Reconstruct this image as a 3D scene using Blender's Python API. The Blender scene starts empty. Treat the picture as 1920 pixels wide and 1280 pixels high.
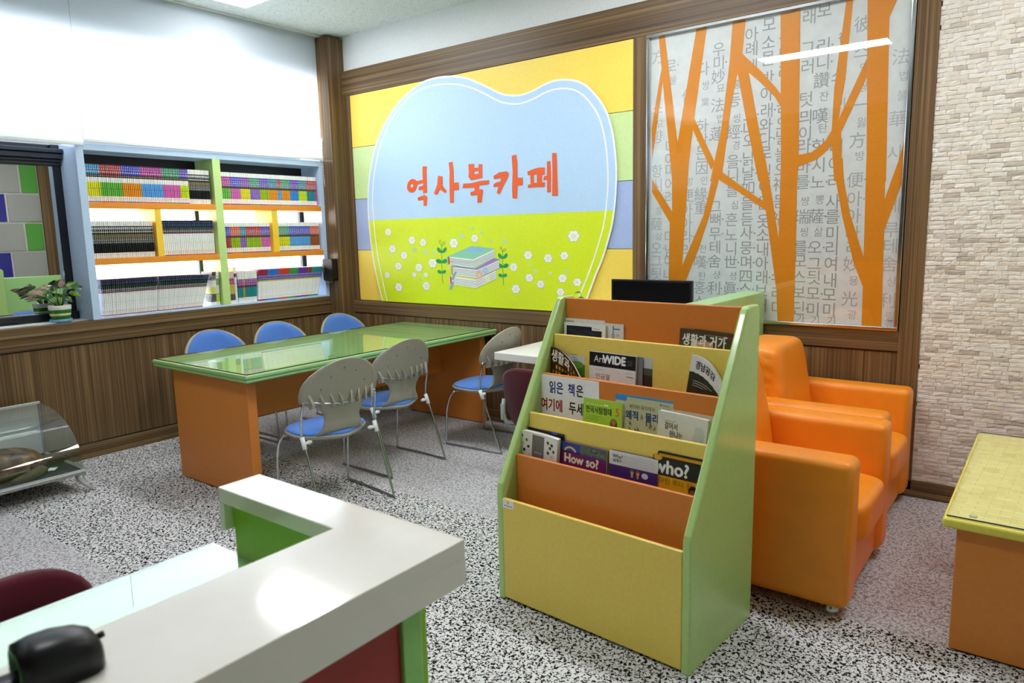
import bpy, bmesh, math, random
from mathutils import Vector, Matrix
from mathutils.geometry import tessellate_polygon
random.seed(7)
R = math.radians
SC = bpy.context.scene
COL = SC.collection

# ---------------------------------------------------------------- camera, world, exposure
cam_data = bpy.data.cameras.new('camera')
cam_data.sensor_width = 36.0
cam_data.lens = 1345.7 * 36.0 / 1920.0
cam_data.clip_start = 0.05
cam_data.dof.use_dof = True
cam_data.dof.focus_distance = 4.2
cam_data.dof.aperture_fstop = 4.0
cam = bpy.data.objects.new('camera', cam_data)
COL.objects.link(cam)
_yaw, _pitch, _roll = R(-37.523), R(8.602), R(-1.274)
_f = Vector((math.sin(_yaw) * math.cos(_pitch), math.cos(_yaw) * math.cos(_pitch), -math.sin(_pitch)))
_r = _f.cross(Vector((0, 0, 1))).normalized()
_u = _r.cross(_f)
_r2 = _r * math.cos(_roll) + _u * math.sin(_roll)
_u2 = -_r * math.sin(_roll) + _u * math.cos(_roll)
cam.matrix_world = Matrix(((_r2.x, _u2.x, -_f.x, 5.433), (_r2.y, _u2.y, -_f.y, -4.4514),
                           (_r2.z, _u2.z, -_f.z, 1.5196), (0, 0, 0, 1)))
SC.camera = cam

world = bpy.data.worlds.new('daylight')
SC.world = world
world.use_nodes = True
world.node_tree.nodes['Background'].inputs[0].default_value = (0.75, 0.87, 1.0, 1)
world.node_tree.nodes['Background'].inputs[1].default_value = 0.4

SC.view_settings.view_transform = 'Standard'
SC.view_settings.look = 'None'
SC.view_settings.exposure = 0.66
SC.view_settings.gamma = 1.0
SC.view_settings.use_curve_mapping = False
SC.cycles.max_bounces = 10
SC.cycles.diffuse_bounces = 5
SC.cycles.transparent_max_bounces = 16
SC.cycles.sample_clamp_indirect = 6.0
SC.cycles.use_denoising = True

# daylight outside the window wall
day = bpy.data.lights.new('window_daylight', 'AREA')
day.shape = 'RECTANGLE'
day.size = 6.4
day.size_y = 1.5
day.energy = 480
day.color = (0.93, 0.97, 1.0)
day_o = bpy.data.objects.new('window_daylight', day)
COL.objects.link(day_o)
day_o.location = (-1.25, -2.9, 1.6)
day_o.rotation_euler = (R(90), 0, R(-90))

LAMP_STRENGTH = 20.0
# ---------------------------------------------------------------- glyphs (made first, while the scene is empty)
_tcurve = bpy.data.curves.new('type_source', 'FONT')
_tobj = bpy.data.objects.new('type_source', _tcurve)
COL.objects.link(_tobj)
_tcurve.align_x = 'LEFT'
_tcurve.resolution_u = 3
_GL = {}
def glyphs(s):
    """verts (x, y) and faces of a string at size 1, left aligned, base line 0"""
    if s not in _GL:
        _tcurve.body = s
        dg = bpy.context.evaluated_depsgraph_get()
        me = bpy.data.meshes.new_from_object(_tobj.evaluated_get(dg))
        _GL[s] = ([(v.co.x, v.co.y) for v in me.vertices], [tuple(p.vertices) for p in me.polygons])
        bpy.data.meshes.remove(me)
    return _GL[s]

# ---------------------------------------------------------------- materials
def lin(h):
    h = h.lstrip('#')
    o = []
    for i in (0, 2, 4):
        c = int(h[i:i + 2], 16) / 255
        o.append(c / 12.92 if c <= 0.04045 else ((c + 0.055) / 1.055) ** 2.4)
    return (o[0], o[1], o[2], 1)
def newmat(name):
    m = bpy.data.materials.new(name)
    m.use_nodes = True
    nt = m.node_tree
    return m, nt, nt.nodes['Principled BSDF'], nt.nodes['Material Output']
def N(nt, t, **kw):
    n = nt.nodes.new(t)
    for k, v in kw.items():
        if k in n.inputs: n.inputs[k].default_value = v
        else: setattr(n, k, v)
    return n
_MC = {}
def plain(h, rough=0.45, metal=0.0, spec=0.5, coat=0.0, grain=0.03, sheen=0.0, scale=60):
    """one colour with a faint procedural variation"""
    key = (h, rough, metal, spec, coat, grain, sheen, scale)
    if key in _MC: return _MC[key]
    m, nt, b, out = newmat('finish_' + h.lstrip('#'))
    b.inputs['Roughness'].default_value = rough
    b.inputs['Metallic'].default_value = metal
    b.inputs['Specular IOR Level'].default_value = spec
    b.inputs['Coat Weight'].default_value = coat
    b.inputs['Coat Roughness'].default_value = 0.08
    if sheen:
        b.inputs['Sheen Weight'].default_value = sheen
    tc = N(nt, 'ShaderNodeTexCoord')
    nz = N(nt, 'ShaderNodeTexNoise', Scale=scale, Detail=3.0)
    nt.links.new(tc.outputs['Object'], nz.inputs['Vector'])
    rp = N(nt, 'ShaderNodeValToRGB')
    c = lin(h)
    rp.color_ramp.elements[0].position = 0.3
    rp.color_ramp.elements[1].position = 0.7
    rp.color_ramp.elements[0].color = tuple(x * (1 - grain) for x in c[:3]) + (1,)
    rp.color_ramp.elements[1].color = tuple(min(1, x * (1 + grain)) for x in c[:3]) + (1,)
    nt.links.new(nz.outputs['Fac'], rp.inputs['Fac'])
    nt.links.new(rp.outputs['Color'], b.inputs['Base Color'])
    _MC[key] = m
    return m
def wood(name, axis, dark, mid, light, rough=0.4):
    m, nt, b, out = newmat(name)
    tc = N(nt, 'ShaderNodeTexCoord')
    mp = N(nt, 'ShaderNodeMapping')
    sc = [120.0, 120.0, 120.0]
    sc[axis] = 0.55
    mp.inputs['Scale'].default_value = sc
    nt.links.new(tc.outputs['Object'], mp.inputs['Vector'])
    n1 = N(nt, 'ShaderNodeTexNoise', Scale=1.0, Detail=5.0, Roughness=0.6, Distortion=0.25)
    nt.links.new(mp.outputs['Vector'], n1.inputs['Vector'])
    mp2 = N(nt, 'ShaderNodeMapping')
    sc2 = [26.0, 26.0, 26.0]
    sc2[axis] = 0.15
    mp2.inputs['Scale'].default_value = sc2
    nt.links.new(tc.outputs['Object'], mp2.inputs['Vector'])
    n2 = N(nt, 'ShaderNodeTexNoise', Scale=1.0, Detail=2.0)
    nt.links.new(mp2.outputs['Vector'], n2.inputs['Vector'])
    mx = N(nt, 'ShaderNodeMath', operation='MULTIPLY_ADD')
    nt.links.new(n2.outputs['Fac'], mx.inputs[0])
    mx.inputs[1].default_value = 0.45
    ad = N(nt, 'ShaderNodeMath', operation='MULTIPLY')
    nt.links.new(n1.outputs['Fac'], ad.inputs[0])
    ad.inputs[1].default_value = 0.75
    nt.links.new(ad.outputs[0], mx.inputs[2])
    rp = N(nt, 'ShaderNodeValToRGB')
    e = rp.color_ramp.elements
    e[0].position = 0.42; e[0].color = lin(dark)
    e[1].position = 0.78; e[1].color = lin(light)
    k = e.new(0.6); k.color = lin(mid)
    nt.links.new(mx.outputs[0], rp.inputs['Fac'])
    nt.links.new(rp.outputs['Color'], b.inputs['Base Color'])
    b.inputs['Roughness'].default_value = rough
    b.inputs['Specular IOR Level'].default_value = 0.4
    return m
WDK, WMD, WLT = '#453220', '#6d5437', '#967953'
WOOD_V = wood('walnut_laminate_upright_grain', 2, WDK, WMD, WLT)
WOOD_X = wood('walnut_laminate_grain_along_back_wall', 0, WDK, WMD, WLT)
WOOD_Y = wood('walnut_laminate_grain_along_window_wall', 1, WDK, WMD, WLT)

def emission(name, color, strength):
    m, nt, b, out = newmat(name)
    em = N(nt, 'ShaderNodeEmission', Strength=strength)
    em.inputs['Color'].default_value = color
    nt.links.new(em.outputs[0], out.inputs['Surface'])
    return m
LAMP = emission('lamp_diffuser_glow', (0.97, 0.99, 1.0, 1), LAMP_STRENGTH)

def thin_glass(name, tint=(0.94, 0.98, 0.96, 1), ior=1.5, rough=0.0, boost=1.0):
    m, nt, b, out = newmat(name)
    geo = N(nt, 'ShaderNodeNewGeometry')
    mi = N(nt, 'ShaderNodeMapRange')
    mi.inputs['To Min'].default_value = ior
    mi.inputs['To Max'].default_value = 1.0 / ior
    nt.links.new(geo.outputs['Backfacing'], mi.inputs['Value'])
    fr = N(nt, 'ShaderNodeFresnel')
    nt.links.new(mi.outputs['Result'], fr.inputs['IOR'])
    mu = N(nt, 'ShaderNodeMath', operation='MULTIPLY', use_clamp=True)
    mu.inputs[1].default_value = boost
    nt.links.new(fr.outputs[0], mu.inputs[0])
    tr = N(nt, 'ShaderNodeBsdfTransparent')
    tr.inputs['Color'].default_value = tint
    gl = N(nt, 'ShaderNodeBsdfGlossy', Roughness=rough)
    gl.inputs['Color'].default_value = (1, 1, 1, 1)
    mx = N(nt, 'ShaderNodeMixShader')
    nt.links.new(mu.outputs[0], mx.inputs[0])
    nt.links.new(tr.outputs[0], mx.inputs[1])
    nt.links.new(gl.outputs[0], mx.inputs[2])
    nt.links.new(mx.outputs[0], out.inputs['Surface'])
    return m
GLASS_TABLE = thin_glass('clear_table_glass', (0.97, 1.0, 0.98, 1), 1.5, 0.0, 1.15)
GLASS_BOARD = thin_glass('clear_board_glass', (0.98, 0.99, 0.985, 1), 1.5, 0.0, 1.5)
GLASS_CASE = thin_glass('clear_case_glass', (0.88, 0.93, 0.91, 1), 1.5, 0.0, 1.6)
GLASS_DESK = thin_glass('clear_desk_glass', (0.97, 1.0, 0.99, 1), 1.5, 0.0, 2.2)
GLASS_EDGE = plain('#20352c', 0.15)

def window_mirror():
    m, nt, b, out = newmat('dark_window_glass')
    gl = N(nt, 'ShaderNodeBsdfGlossy', Roughness=0.0)
    gl.inputs['Color'].default_value = (0.74, 0.78, 0.78, 1)
    nt.links.new(gl.outputs[0], out.inputs['Surface'])
    return m
MIRROR = window_mirror()

def translucent(name, h, tr=0.75, df=0.6):
    m, nt, b, out = newmat(name)
    c = lin(h)
    t = N(nt, 'ShaderNodeBsdfTranslucent')
    t.inputs['Color'].default_value = tuple(x * tr for x in c[:3]) + (1,)
    d = N(nt, 'ShaderNodeBsdfDiffuse')
    tc = N(nt, 'ShaderNodeTexCoord')
    wv = N(nt, 'ShaderNodeTexNoise', Scale=700.0, Detail=1.0)
    nt.links.new(tc.outputs['Object'], wv.inputs['Vector'])
    rp = N(nt, 'ShaderNodeValToRGB')
    rp.color_ramp.elements[0].color = tuple(x * df * 0.93 for x in c[:3]) + (1,)
    rp.color_ramp.elements[1].color = tuple(x * df for x in c[:3]) + (1,)
    nt.links.new(wv.outputs['Fac'], rp.inputs['Fac'])
    nt.links.new(rp.outputs['Color'], d.inputs['Color'])
    a = N(nt, 'ShaderNodeAddShader')
    nt.links.new(t.outputs[0], a.inputs[0])
    nt.links.new(d.outputs[0], a.inputs[1])
    nt.links.new(a.outputs[0], out.inputs['Surface'])
    return m
BLIND = translucent('white_blind_fabric', '#f2f6fa', 0.6, 0.35)
FROST = translucent('frosted_white_window', '#ffffff', 0.8, 0.15)

def carpet():
    m, nt, b, out = newmat('speckled_carpet_tiles')
    tc = N(nt, 'ShaderNodeTexCoord')
    mp = N(nt, 'ShaderNodeMapping')
    mp.inputs['Scale'].default_value = (1.0, 1.0, 1.0)
    mp.inputs['Rotation'].default_value = (0, 0, 0.6)
    nt.links.new(tc.outputs['Object'], mp.inputs['Vector'])
    n = N(nt, 'ShaderNodeTexNoise', Scale=92.0, Detail=0.6, Roughness=0.4, Distortion=1.1)
    nt.links.new(mp.outputs['Vector'], n.inputs['Vector'])
    def ramp(p0, p1, c0, c1):
        rp = N(nt, 'ShaderNodeValToRGB')
        rp.color_ramp.elements[0].position = p0
        rp.color_ramp.elements[1].position = p1
        rp.color_ramp.elements[0].color = lin(c0)
        rp.color_ramp.elements[1].color = lin(c1)
        nt.links.new(n.outputs['Fac'], rp.inputs['Fac'])
        return rp
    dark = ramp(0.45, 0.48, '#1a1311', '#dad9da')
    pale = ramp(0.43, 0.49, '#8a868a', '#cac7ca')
    sep = N(nt, 'ShaderNodeSeparateXYZ')
    nt.links.new(tc.outputs['Object'], sep.inputs[0])
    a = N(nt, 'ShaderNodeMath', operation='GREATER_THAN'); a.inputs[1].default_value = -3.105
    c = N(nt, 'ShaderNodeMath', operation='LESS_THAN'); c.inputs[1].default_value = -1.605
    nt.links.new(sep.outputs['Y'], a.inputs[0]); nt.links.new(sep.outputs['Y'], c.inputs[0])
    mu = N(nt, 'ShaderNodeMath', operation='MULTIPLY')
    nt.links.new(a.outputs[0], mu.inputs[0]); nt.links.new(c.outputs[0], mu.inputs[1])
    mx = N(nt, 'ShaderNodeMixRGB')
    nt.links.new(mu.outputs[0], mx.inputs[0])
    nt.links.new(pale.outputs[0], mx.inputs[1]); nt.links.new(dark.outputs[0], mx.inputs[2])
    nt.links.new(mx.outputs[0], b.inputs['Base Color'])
    b.inputs['Roughness'].default_value = 0.9
    b.inputs['Specular IOR Level'].default_value = 0.15
    bp = N(nt, 'ShaderNodeBump', Strength=0.25, Distance=0.004)
    nt.links.new(n.outputs['Fac'], bp.inputs['Height'])
    nt.links.new(bp.outputs[0], b.inputs['Normal'])
    return m
CARPET = carpet()

def ceiling_tile():
    m, nt, b, out = newmat('speckled_ceiling_tile')
    tc = N(nt, 'ShaderNodeTexCoord')
    n = N(nt, 'ShaderNodeTexNoise', Scale=70.0, Detail=3.0, Roughness=0.7)
    nt.links.new(tc.outputs['Object'], n.inputs['Vector'])
    rp = N(nt, 'ShaderNodeValToRGB')
    rp.color_ramp.elements[0].position = 0.33; rp.color_ramp.elements[0].color = lin('#b9bdbb')
    rp.color_ramp.elements[1].position = 0.45; rp.color_ramp.elements[1].color = lin('#e6eae8')
    nt.links.new(n.outputs['Fac'], rp.inputs['Fac'])
    br = N(nt, 'ShaderNodeTexBrick', Scale=1.0)
    br.offset = 0.0
    br.inputs['Brick Width'].default_value = 0.6
    br.inputs['Row Height'].default_value = 0.3
    br.inputs['Mortar Size'].default_value = 0.002
    br.inputs['Mortar Smooth'].default_value = 0.4
    br.inputs['Color1'].default_value = (1, 1, 1, 1); br.inputs['Color2'].default_value = (1, 1, 1, 1)
    br.inputs['Mortar'].default_value = (0.86, 0.86, 0.86, 1)
    nt.links.new(tc.outputs['Object'], br.inputs['Vector'])
    mu = N(nt, 'ShaderNodeMixRGB', blend_type='MULTIPLY')
    mu.inputs[0].default_value = 1.0
    nt.links.new(rp.outputs[0], mu.inputs[1]); nt.links.new(br.outputs['Color'], mu.inputs[2])
    nt.links.new(mu.outputs[0], b.inputs['Base Color'])
    b.inputs['Roughness'].default_value = 0.9
    return m

def stone():
    m, nt, b, out = newmat('split_face_travertine')
    geo = N(nt, 'ShaderNodeNewGeometry')
    rp = N(nt, 'ShaderNodeValToRGB')
    e = rp.color_ramp.elements
    e[0].position = 0.0; e[0].color = lin('#c3b9ae')
    e[1].position = 1.0; e[1].color = lin('#f6f1e9')
    for p, c in ((0.08, '#d6ccc0'), (0.2, '#e6dfd5'), (0.35, '#f0eae1'), (0.5, '#e8dece'), (0.6, '#f3eee6'), (0.8, '#ece7df')):
        k = e.new(p); k.color = lin(c)
    nt.links.new(geo.outputs['Random Per Island'], rp.inputs['Fac'])
    tc = N(nt, 'ShaderNodeTexCoord')
    n = N(nt, 'ShaderNodeTexNoise', Scale=35.0, Detail=5.0, Roughness=0.65)
    nt.links.new(tc.outputs['Object'], n.inputs['Vector'])
    r2 = N(nt, 'ShaderNodeValToRGB')
    r2.color_ramp.elements[0].position = 0.25; r2.color_ramp.elements[0].color = (0.84, 0.81, 0.78, 1)
    r2.color_ramp.elements[1].position = 0.6; r2.color_ramp.elements[1].color = (1, 1, 1, 1)
    nt.links.new(n.outputs['Fac'], r2.inputs['Fac'])
    mu = N(nt, 'ShaderNodeMixRGB', blend_type='MULTIPLY'); mu.inputs[0].default_value = 1.0
    nt.links.new(rp.outputs[0], mu.inputs[1]); nt.links.new(r2.outputs[0], mu.inputs[2])
    nt.links.new(mu.outputs[0], b.inputs['Base Color'])
    bp = N(nt, 'ShaderNodeBump', Strength=0.35, Distance=0.008)
    nt.links.new(n.outputs['Fac'], bp.inputs['Height'])
    nt.links.new(bp.outputs[0], b.inputs['Normal'])
    b.inputs['Roughness'].default_value = 0.8
    return m

def leather(h):
    m = plain(h, 0.38, 0, 0.5, 0.0, 0.04, 0.0, 9).copy()
    nt = m.node_tree
    b = nt.nodes['Principled BSDF']
    tc = N(nt, 'ShaderNodeTexCoord')
    v = N(nt, 'ShaderNodeTexVoronoi', Scale=420.0)
    nt.links.new(tc.outputs['Object'], v.inputs['Vector'])
    n = N(nt, 'ShaderNodeTexNoise', Scale=14.0, Detail=4.0)
    nt.links.new(tc.outputs['Object'], n.inputs['Vector'])
    ad = N(nt, 'ShaderNodeMath', operation='MULTIPLY_ADD'); ad.inputs[1].default_value = 0.12
    nt.links.new(v.outputs['Distance'], ad.inputs[0]); nt.links.new(n.outputs['Fac'], ad.inputs[2])
    bp = N(nt, 'ShaderNodeBump', Strength=0.22, Distance=0.012)
    nt.links.new(ad.outputs[0], bp.inputs['Height'])
    nt.links.new(bp.outputs[0], b.inputs['Normal'])
    return m
def fabric(h, rough=0.9):
    m = plain(h, rough, 0, 0.15, 0, 0.09, 0.25, 240).copy()
    nt = m.node_tree
    b = nt.nodes['Principled BSDF']
    tc = N(nt, 'ShaderNodeTexCoord')
    n = N(nt, 'ShaderNodeTexNoise', Scale=520.0, Detail=2.0)
    nt.links.new(tc.outputs['Object'], n.inputs['Vector'])
    bp = N(nt, 'ShaderNodeBump', Strength=0.3, Distance=0.002)
    nt.links.new(n.outputs['Fac'], bp.inputs['Height'])
    nt.links.new(bp.outputs[0], b.inputs['Normal'])
    return m
def woven(h1, h2):
    m, nt, b, out = newmat('woven_yellow_mat')
    tc = N(nt, 'ShaderNodeTexCoord')
    br = N(nt, 'ShaderNodeTexBrick', Scale=1.0)
    br.inputs['Brick Width'].default_value = 0.075
    br.inputs['Row Height'].default_value = 0.03
    br.inputs['Mortar Size'].default_value = 0.002
    br.inputs['Mortar Smooth'].default_value = 1.0
    br.inputs['Color1'].default_value = lin(h1); br.inputs['Color2'].default_value = lin(h2)
    br.inputs['Mortar'].default_value = lin('#cdbd58')
    mp = N(nt, 'ShaderNodeMapping')
    mp.inputs['Rotation'].default_value = (0, 0, 0.05)
    nt.links.new(tc.outputs['Object'], mp.inputs['Vector'])
    nt.links.new(mp.outputs[0], br.inputs['Vector'])
    n = N(nt, 'ShaderNodeTexNoise', Scale=60.0, Detail=3.0)
    nt.links.new(mp.outputs[0], n.inputs['Vector'])
    mx = N(nt, 'ShaderNodeMixRGB', blend_type='OVERLAY'); mx.inputs[0].default_value = 0.18
    nt.links.new(br.outputs['Color'], mx.inputs[1]); nt.links.new(n.outputs['Fac'], mx.inputs[2])
    nt.links.new(mx.outputs[0], b.inputs['Base Color'])
    b.inputs['Roughness'].default_value = 0.5
    return m

CHROME = plain('#c8ccd0', 0.16, 1.0, 0.5, 0, 0.02)
STEEL = plain('#a9adb1', 0.3, 1.0, 0.5, 0, 0.02)
BLACK = plain('#0d0e12', 0.35)
BLACK_FRAME = plain('#14161d', 0.32)
WHITE_PLASTIC = plain('#e9ebee', 0.4)
PALE_BLUE = plain('#c4d9f6', 0.5)
PALE_GREEN = plain('#c7e392', 0.5)
SHELF_ORANGE = plain('#f0952c', 0.5)
SHELF_YELLOW = plain('#ffce3a', 0.5)
RACK_GREEN = plain('#b1d07e', 0.25, 0, 0.5, 0.35)
RACK_YELLOW = plain('#ecce62', 0.4, 0, 0.4, 0.1)
RACK_ORANGE = plain('#d67c30', 0.4, 0, 0.4, 0.1)
TABLE_GREEN = plain('#9cc980', 0.3, 0, 0.5, 0.3)
TABLE_ORANGE = plain('#dc8536', 0.42, 0, 0.4, 0.1)
CHAIR_GREY = plain('#a09b8f', 0.45)
CHAIR_BLUE = fabric('#5683d6')
MAROON = fabric('#4e091c')
COUNTER = plain('#efebe4', 0.1, 0, 0.5, 0.6, 0.012, 0, 25)
ORANGE_LEATHER = leather('#f4921f')
WALL_WHITE = plain('#f1f3f4', 0.7)
PAGE = plain('#efece4', 0.8)

# ---------------------------------------------------------------- mesh helpers
class MB:
    """collects shapes, then links them as one mesh object"""
    def __init__(s):
        s.v, s.f, s.m, s.mats, s.smooth = [], [], [], [], []
    def mi(s, mat):
        if mat not in s.mats: s.mats.append(mat)
        return s.mats.index(mat)
    def add(s, vs, fs, mat, smooth=False):
        o = len(s.v); k = s.mi(mat)
        s.v += [tuple(v) for v in vs]
        for f in fs:
            s.f.append(tuple(o + i for i in f)); s.m.append(k); s.smooth.append(smooth)
        return s
    def box(s, x0, x1, y0, y1, z0, z1, mat):
        vs = [(x0, y0, z0), (x1, y0, z0), (x1, y1, z0), (x0, y1, z0), (x0, y0, z1), (x1, y0, z1), (x1, y1, z1), (x0, y1, z1)]
        return s.add(vs, [(0, 3, 2, 1), (4, 5, 6, 7), (0, 1, 5, 4), (1, 2, 6, 5), (2, 3, 7, 6), (3, 0, 4, 7)], mat)
    def prism(s, poly, lo, hi, mat, place, holes=()):
        """poly in 2-D, extruded lo..hi; place(a, b, h) -> xyz"""
        loops = [list(poly)] + [list(h) for h in holes]
        flat = [p for l in loops for p in l]
        tris = tessellate_polygon([[Vector((p[0], p[1], 0)) for p in l] for l in loops])
        n = len(flat)
        vs = [place(p[0], p[1], lo) for p in flat] + [place(p[0], p[1], hi) for p in flat]
        fs = [tuple(t) for t in tris] + [tuple(n + i for i in reversed(t)) for t in tris]
        o = 0
        for l in loops:
            k = len(l)
            for i in range(k):
                j = (i + 1) % k
                fs.append((o + i, o + j, n + o + j, n + o + i))
            o += k
        return s.add(vs, fs, mat)
    def flat(s, poly, mat, place, holes=()):
        loops = [list(poly)] + [list(h) for h in holes]
        flat = [p for l in loops for p in l]
        tris = tessellate_polygon([[Vector((p[0], p[1], 0)) for p in l] for l in loops])
        return s.add([place(p[0], p[1]) for p in flat], [tuple(t) for t in tris], mat)
    def text(s, st, size, mat, place, ox=0.0, oy=0.0, sx=1.0, centre=False):
        vs, fs = glyphs(st)
        if not vs: return s
        w = max(v[0] for v in vs)
        dx = -w * 0.5 * size * sx if centre else 0
        return s.add([place(ox + dx + v[0] * size * sx, oy + v[1] * size) for v in vs], fs, mat)
    def tube(s, pts, r, mat, seg=10, closed=False, caps=True):
        P = [Vector(p) for p in pts]
        n = len(P)
        rs = r if isinstance(r, (list, tuple)) else [r] * n
        T = []
        for i in range(n):
            a = P[(i - 1) % n] if (closed or i > 0) else P[i]
            b = P[(i + 1) % n] if (closed or i < n - 1) else P[i]
            T.append((b - a).normalized())
        up = Vector((0, 0, 1)) if abs(T[0].z) < 0.9 else Vector((1, 0, 0))
        nrm = (up - T[0] * up.dot(T[0])).normalized()
        vs, fs = [], []
        for i in range(n):
            nrm = (nrm - T[i] * nrm.dot(T[i]))
            nrm = nrm.normalized() if nrm.length > 1e-6 else T[i].orthogonal().normalized()
            bn = T[i].cross(nrm)
            for k in range(seg):
                a = 2 * math.pi * k / seg
                vs.append(P[i] + (nrm * math.cos(a) + bn * math.sin(a)) * rs[i])
        for i in range(n if closed else n - 1):
            j = (i + 1) % n
            for k in range(seg):
                l = (k + 1) % seg
                fs.append((i * seg + k, i * seg + l, j * seg + l, j * seg + k))
        if caps and not closed:
            fs.append(tuple(reversed(range(seg)))); fs.append(tuple((n - 1) * seg + k for k in range(seg)))
        return s.add(vs, fs, mat, True)
    def lathe(s, prof, mat, cx=0, cy=0, seg=28, cap=True):
        vs, fs = [], []
        for r, z in prof:
            for k in range(seg):
                a = 2 * math.pi * k / seg
                vs.append((cx + r * math.cos(a), cy + r * math.sin(a), z))
        for i in range(len(prof) - 1):
            for k in range(seg):
                l = (k + 1) % seg
                fs.append((i * seg + k, i * seg + l, (i + 1) * seg + l, (i + 1) * seg + k))
        s.add(vs, fs, mat, True)
        if cap:
            o = len(s.v) - len(vs)
            for ring in (0, len(prof) - 1):
                s.f.append(tuple(o + ring * seg + k for k in range(seg))); s.m.append(s.mi(mat)); s.smooth.append(False)
        return s
    def grid(s, nu, nv, fn, mat, smooth=True, flip=False):
        vs = [fn(i / nu, j / nv) for j in range(nv + 1) for i in range(nu + 1)]
        fs = []
        for j in range(nv):
            for i in range(nu):
                a = j * (nu + 1) + i
                q = (a, a + 1, a + nu + 2, a + nu + 1)
                fs.append(tuple(reversed(q)) if flip else q)
        return s.add(vs, fs, mat, smooth)
    def mesh(s, name):
        me = bpy.data.meshes.new(name)
        me.from_pydata(s.v, [], s.f)
        for m in s.mats: me.materials.append(m)
        me.polygons.foreach_set('material_index', s.m)
        me.polygons.foreach_set('use_smooth', s.smooth)
        bm = bmesh.new(); bm.from_mesh(me)
        bmesh.ops.recalc_face_normals(bm, faces=bm.faces)
        bm.to_mesh(me); bm.free()
        me.update()
        return me
    def build(s, name, parent=None, bevel=0.0, seg=2, sub=0, solid=0.0, loc=None, label=None):
        o = bpy.data.objects.new(name, s.mesh(name))
        COL.objects.link(o)
        if parent is not None: o.parent = parent
        if loc is not None: o.location = loc
        if solid:
            md = o.modifiers.new('thickness', 'SOLIDIFY'); md.thickness = solid; md.offset = 0
        if bevel:
            md = o.modifiers.new('soft_edges', 'BEVEL'); md.width = bevel; md.segments = seg
            md.limit_method = 'ANGLE'; md.angle_limit = R(35); md.harden_normals = False
        if sub:
            md = o.modifiers.new('smoothing', 'SUBSURF'); md.levels = sub; md.render_levels = sub
        if label: o['label'] = label
        return o
def tag(o, label, cat, group=None):
    o['label'] = label; o['category'] = cat
    if group: o['group'] = group
    return o
def thing(name, label, cat, loc=(0, 0, 0), rotz=0.0, group=None):
    o = bpy.data.objects.new(name, None)
    COL.objects.link(o)
    o.empty_display_size = 0.1
    o.location = loc; o.rotation_euler = (0, 0, rotz)
    return tag(o, label, cat, group)
def struct(o):
    o['kind'] = 'structure'
    return o
def dup(root, loc, rotz, label, group=None):
    r = root.copy(); COL.objects.link(r)
    r.location = loc; r.rotation_euler = (0, 0, rotz); r['label'] = label
    if group: r['group'] = group
    for ch in list(root.children):
        c = ch.copy(); COL.objects.link(c); c.parent = r
        for g in list(ch.children):
            d = g.copy(); COL.objects.link(d); d.parent = c
    return r
def rounded(w, h, r, n=5):
    """centred rounded rectangle outline"""
    pts = []
    for cx, cy, a0 in ((w / 2 - r, h / 2 - r, 0), (-w / 2 + r, h / 2 - r, 90), (-w / 2 + r, -h / 2 + r, 180), (w / 2 - r, -h / 2 + r, 270)):
        for i in range(n + 1):
            a = R(a0 + 90 * i / n)
            pts.append((cx + r * math.cos(a), cy + r * math.sin(a)))
    return pts
BW = lambda d: (lambda a, b, h=0.0: (a, d - h, b))        # a drawing on the back wall, at y = d, facing the room
# ---------------------------------------------------------------- traced drawing data (metres on the back wall)
OUTER = [[0.567,0.928],[0.514,1.107],[0.469,1.31],[0.441,1.532],[0.435,1.733],[0.444,1.891],[0.474,2.047],[0.527,2.2],[0.589,2.329],[0.668,2.436],[0.774,2.546],[0.903,2.641],[1.04,2.705],[1.172,2.75],[1.299,2.762],[1.421,2.758],[1.563,2.737],[1.678,2.7],[1.811,2.64],[1.92,2.584],[2.005,2.546],[2.09,2.528],[2.173,2.522],[2.276,2.539],[2.376,2.568],[2.454,2.581],[2.55,2.577],[2.643,2.555],[2.725,2.513],[2.797,2.444],[2.85,2.378],[2.894,2.299],[2.928,2.191],[2.949,2.07],[2.96,1.949],[2.96,1.859],[2.949,1.707],[2.928,1.57],[2.892,1.446],[2.846,1.32],[2.8,1.224],[2.743,1.094],[2.695,0.986],[2.662,0.93]]
INNER = [[0.626,0.931],[0.58,1.108],[0.535,1.31],[0.507,1.531],[0.495,1.731],[0.504,1.889],[0.533,2.044],[0.585,2.195],[0.651,2.323],[0.739,2.447],[0.843,2.547],[0.97,2.633],[1.104,2.688],[1.246,2.71],[1.394,2.704],[1.537,2.684],[1.676,2.642],[1.809,2.582],[1.918,2.524],[2.004,2.487],[2.099,2.467],[2.182,2.465],[2.285,2.483],[2.385,2.513],[2.473,2.523],[2.558,2.516],[2.633,2.495],[2.706,2.448],[2.769,2.38],[2.819,2.307],[2.855,2.213],[2.881,2.091],[2.893,1.969],[2.896,1.847],[2.883,1.694],[2.86,1.556],[2.819,1.431],[2.772,1.304],[2.715,1.174],[2.657,1.058],[2.618,0.958],[2.604,0.929]]
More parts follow.
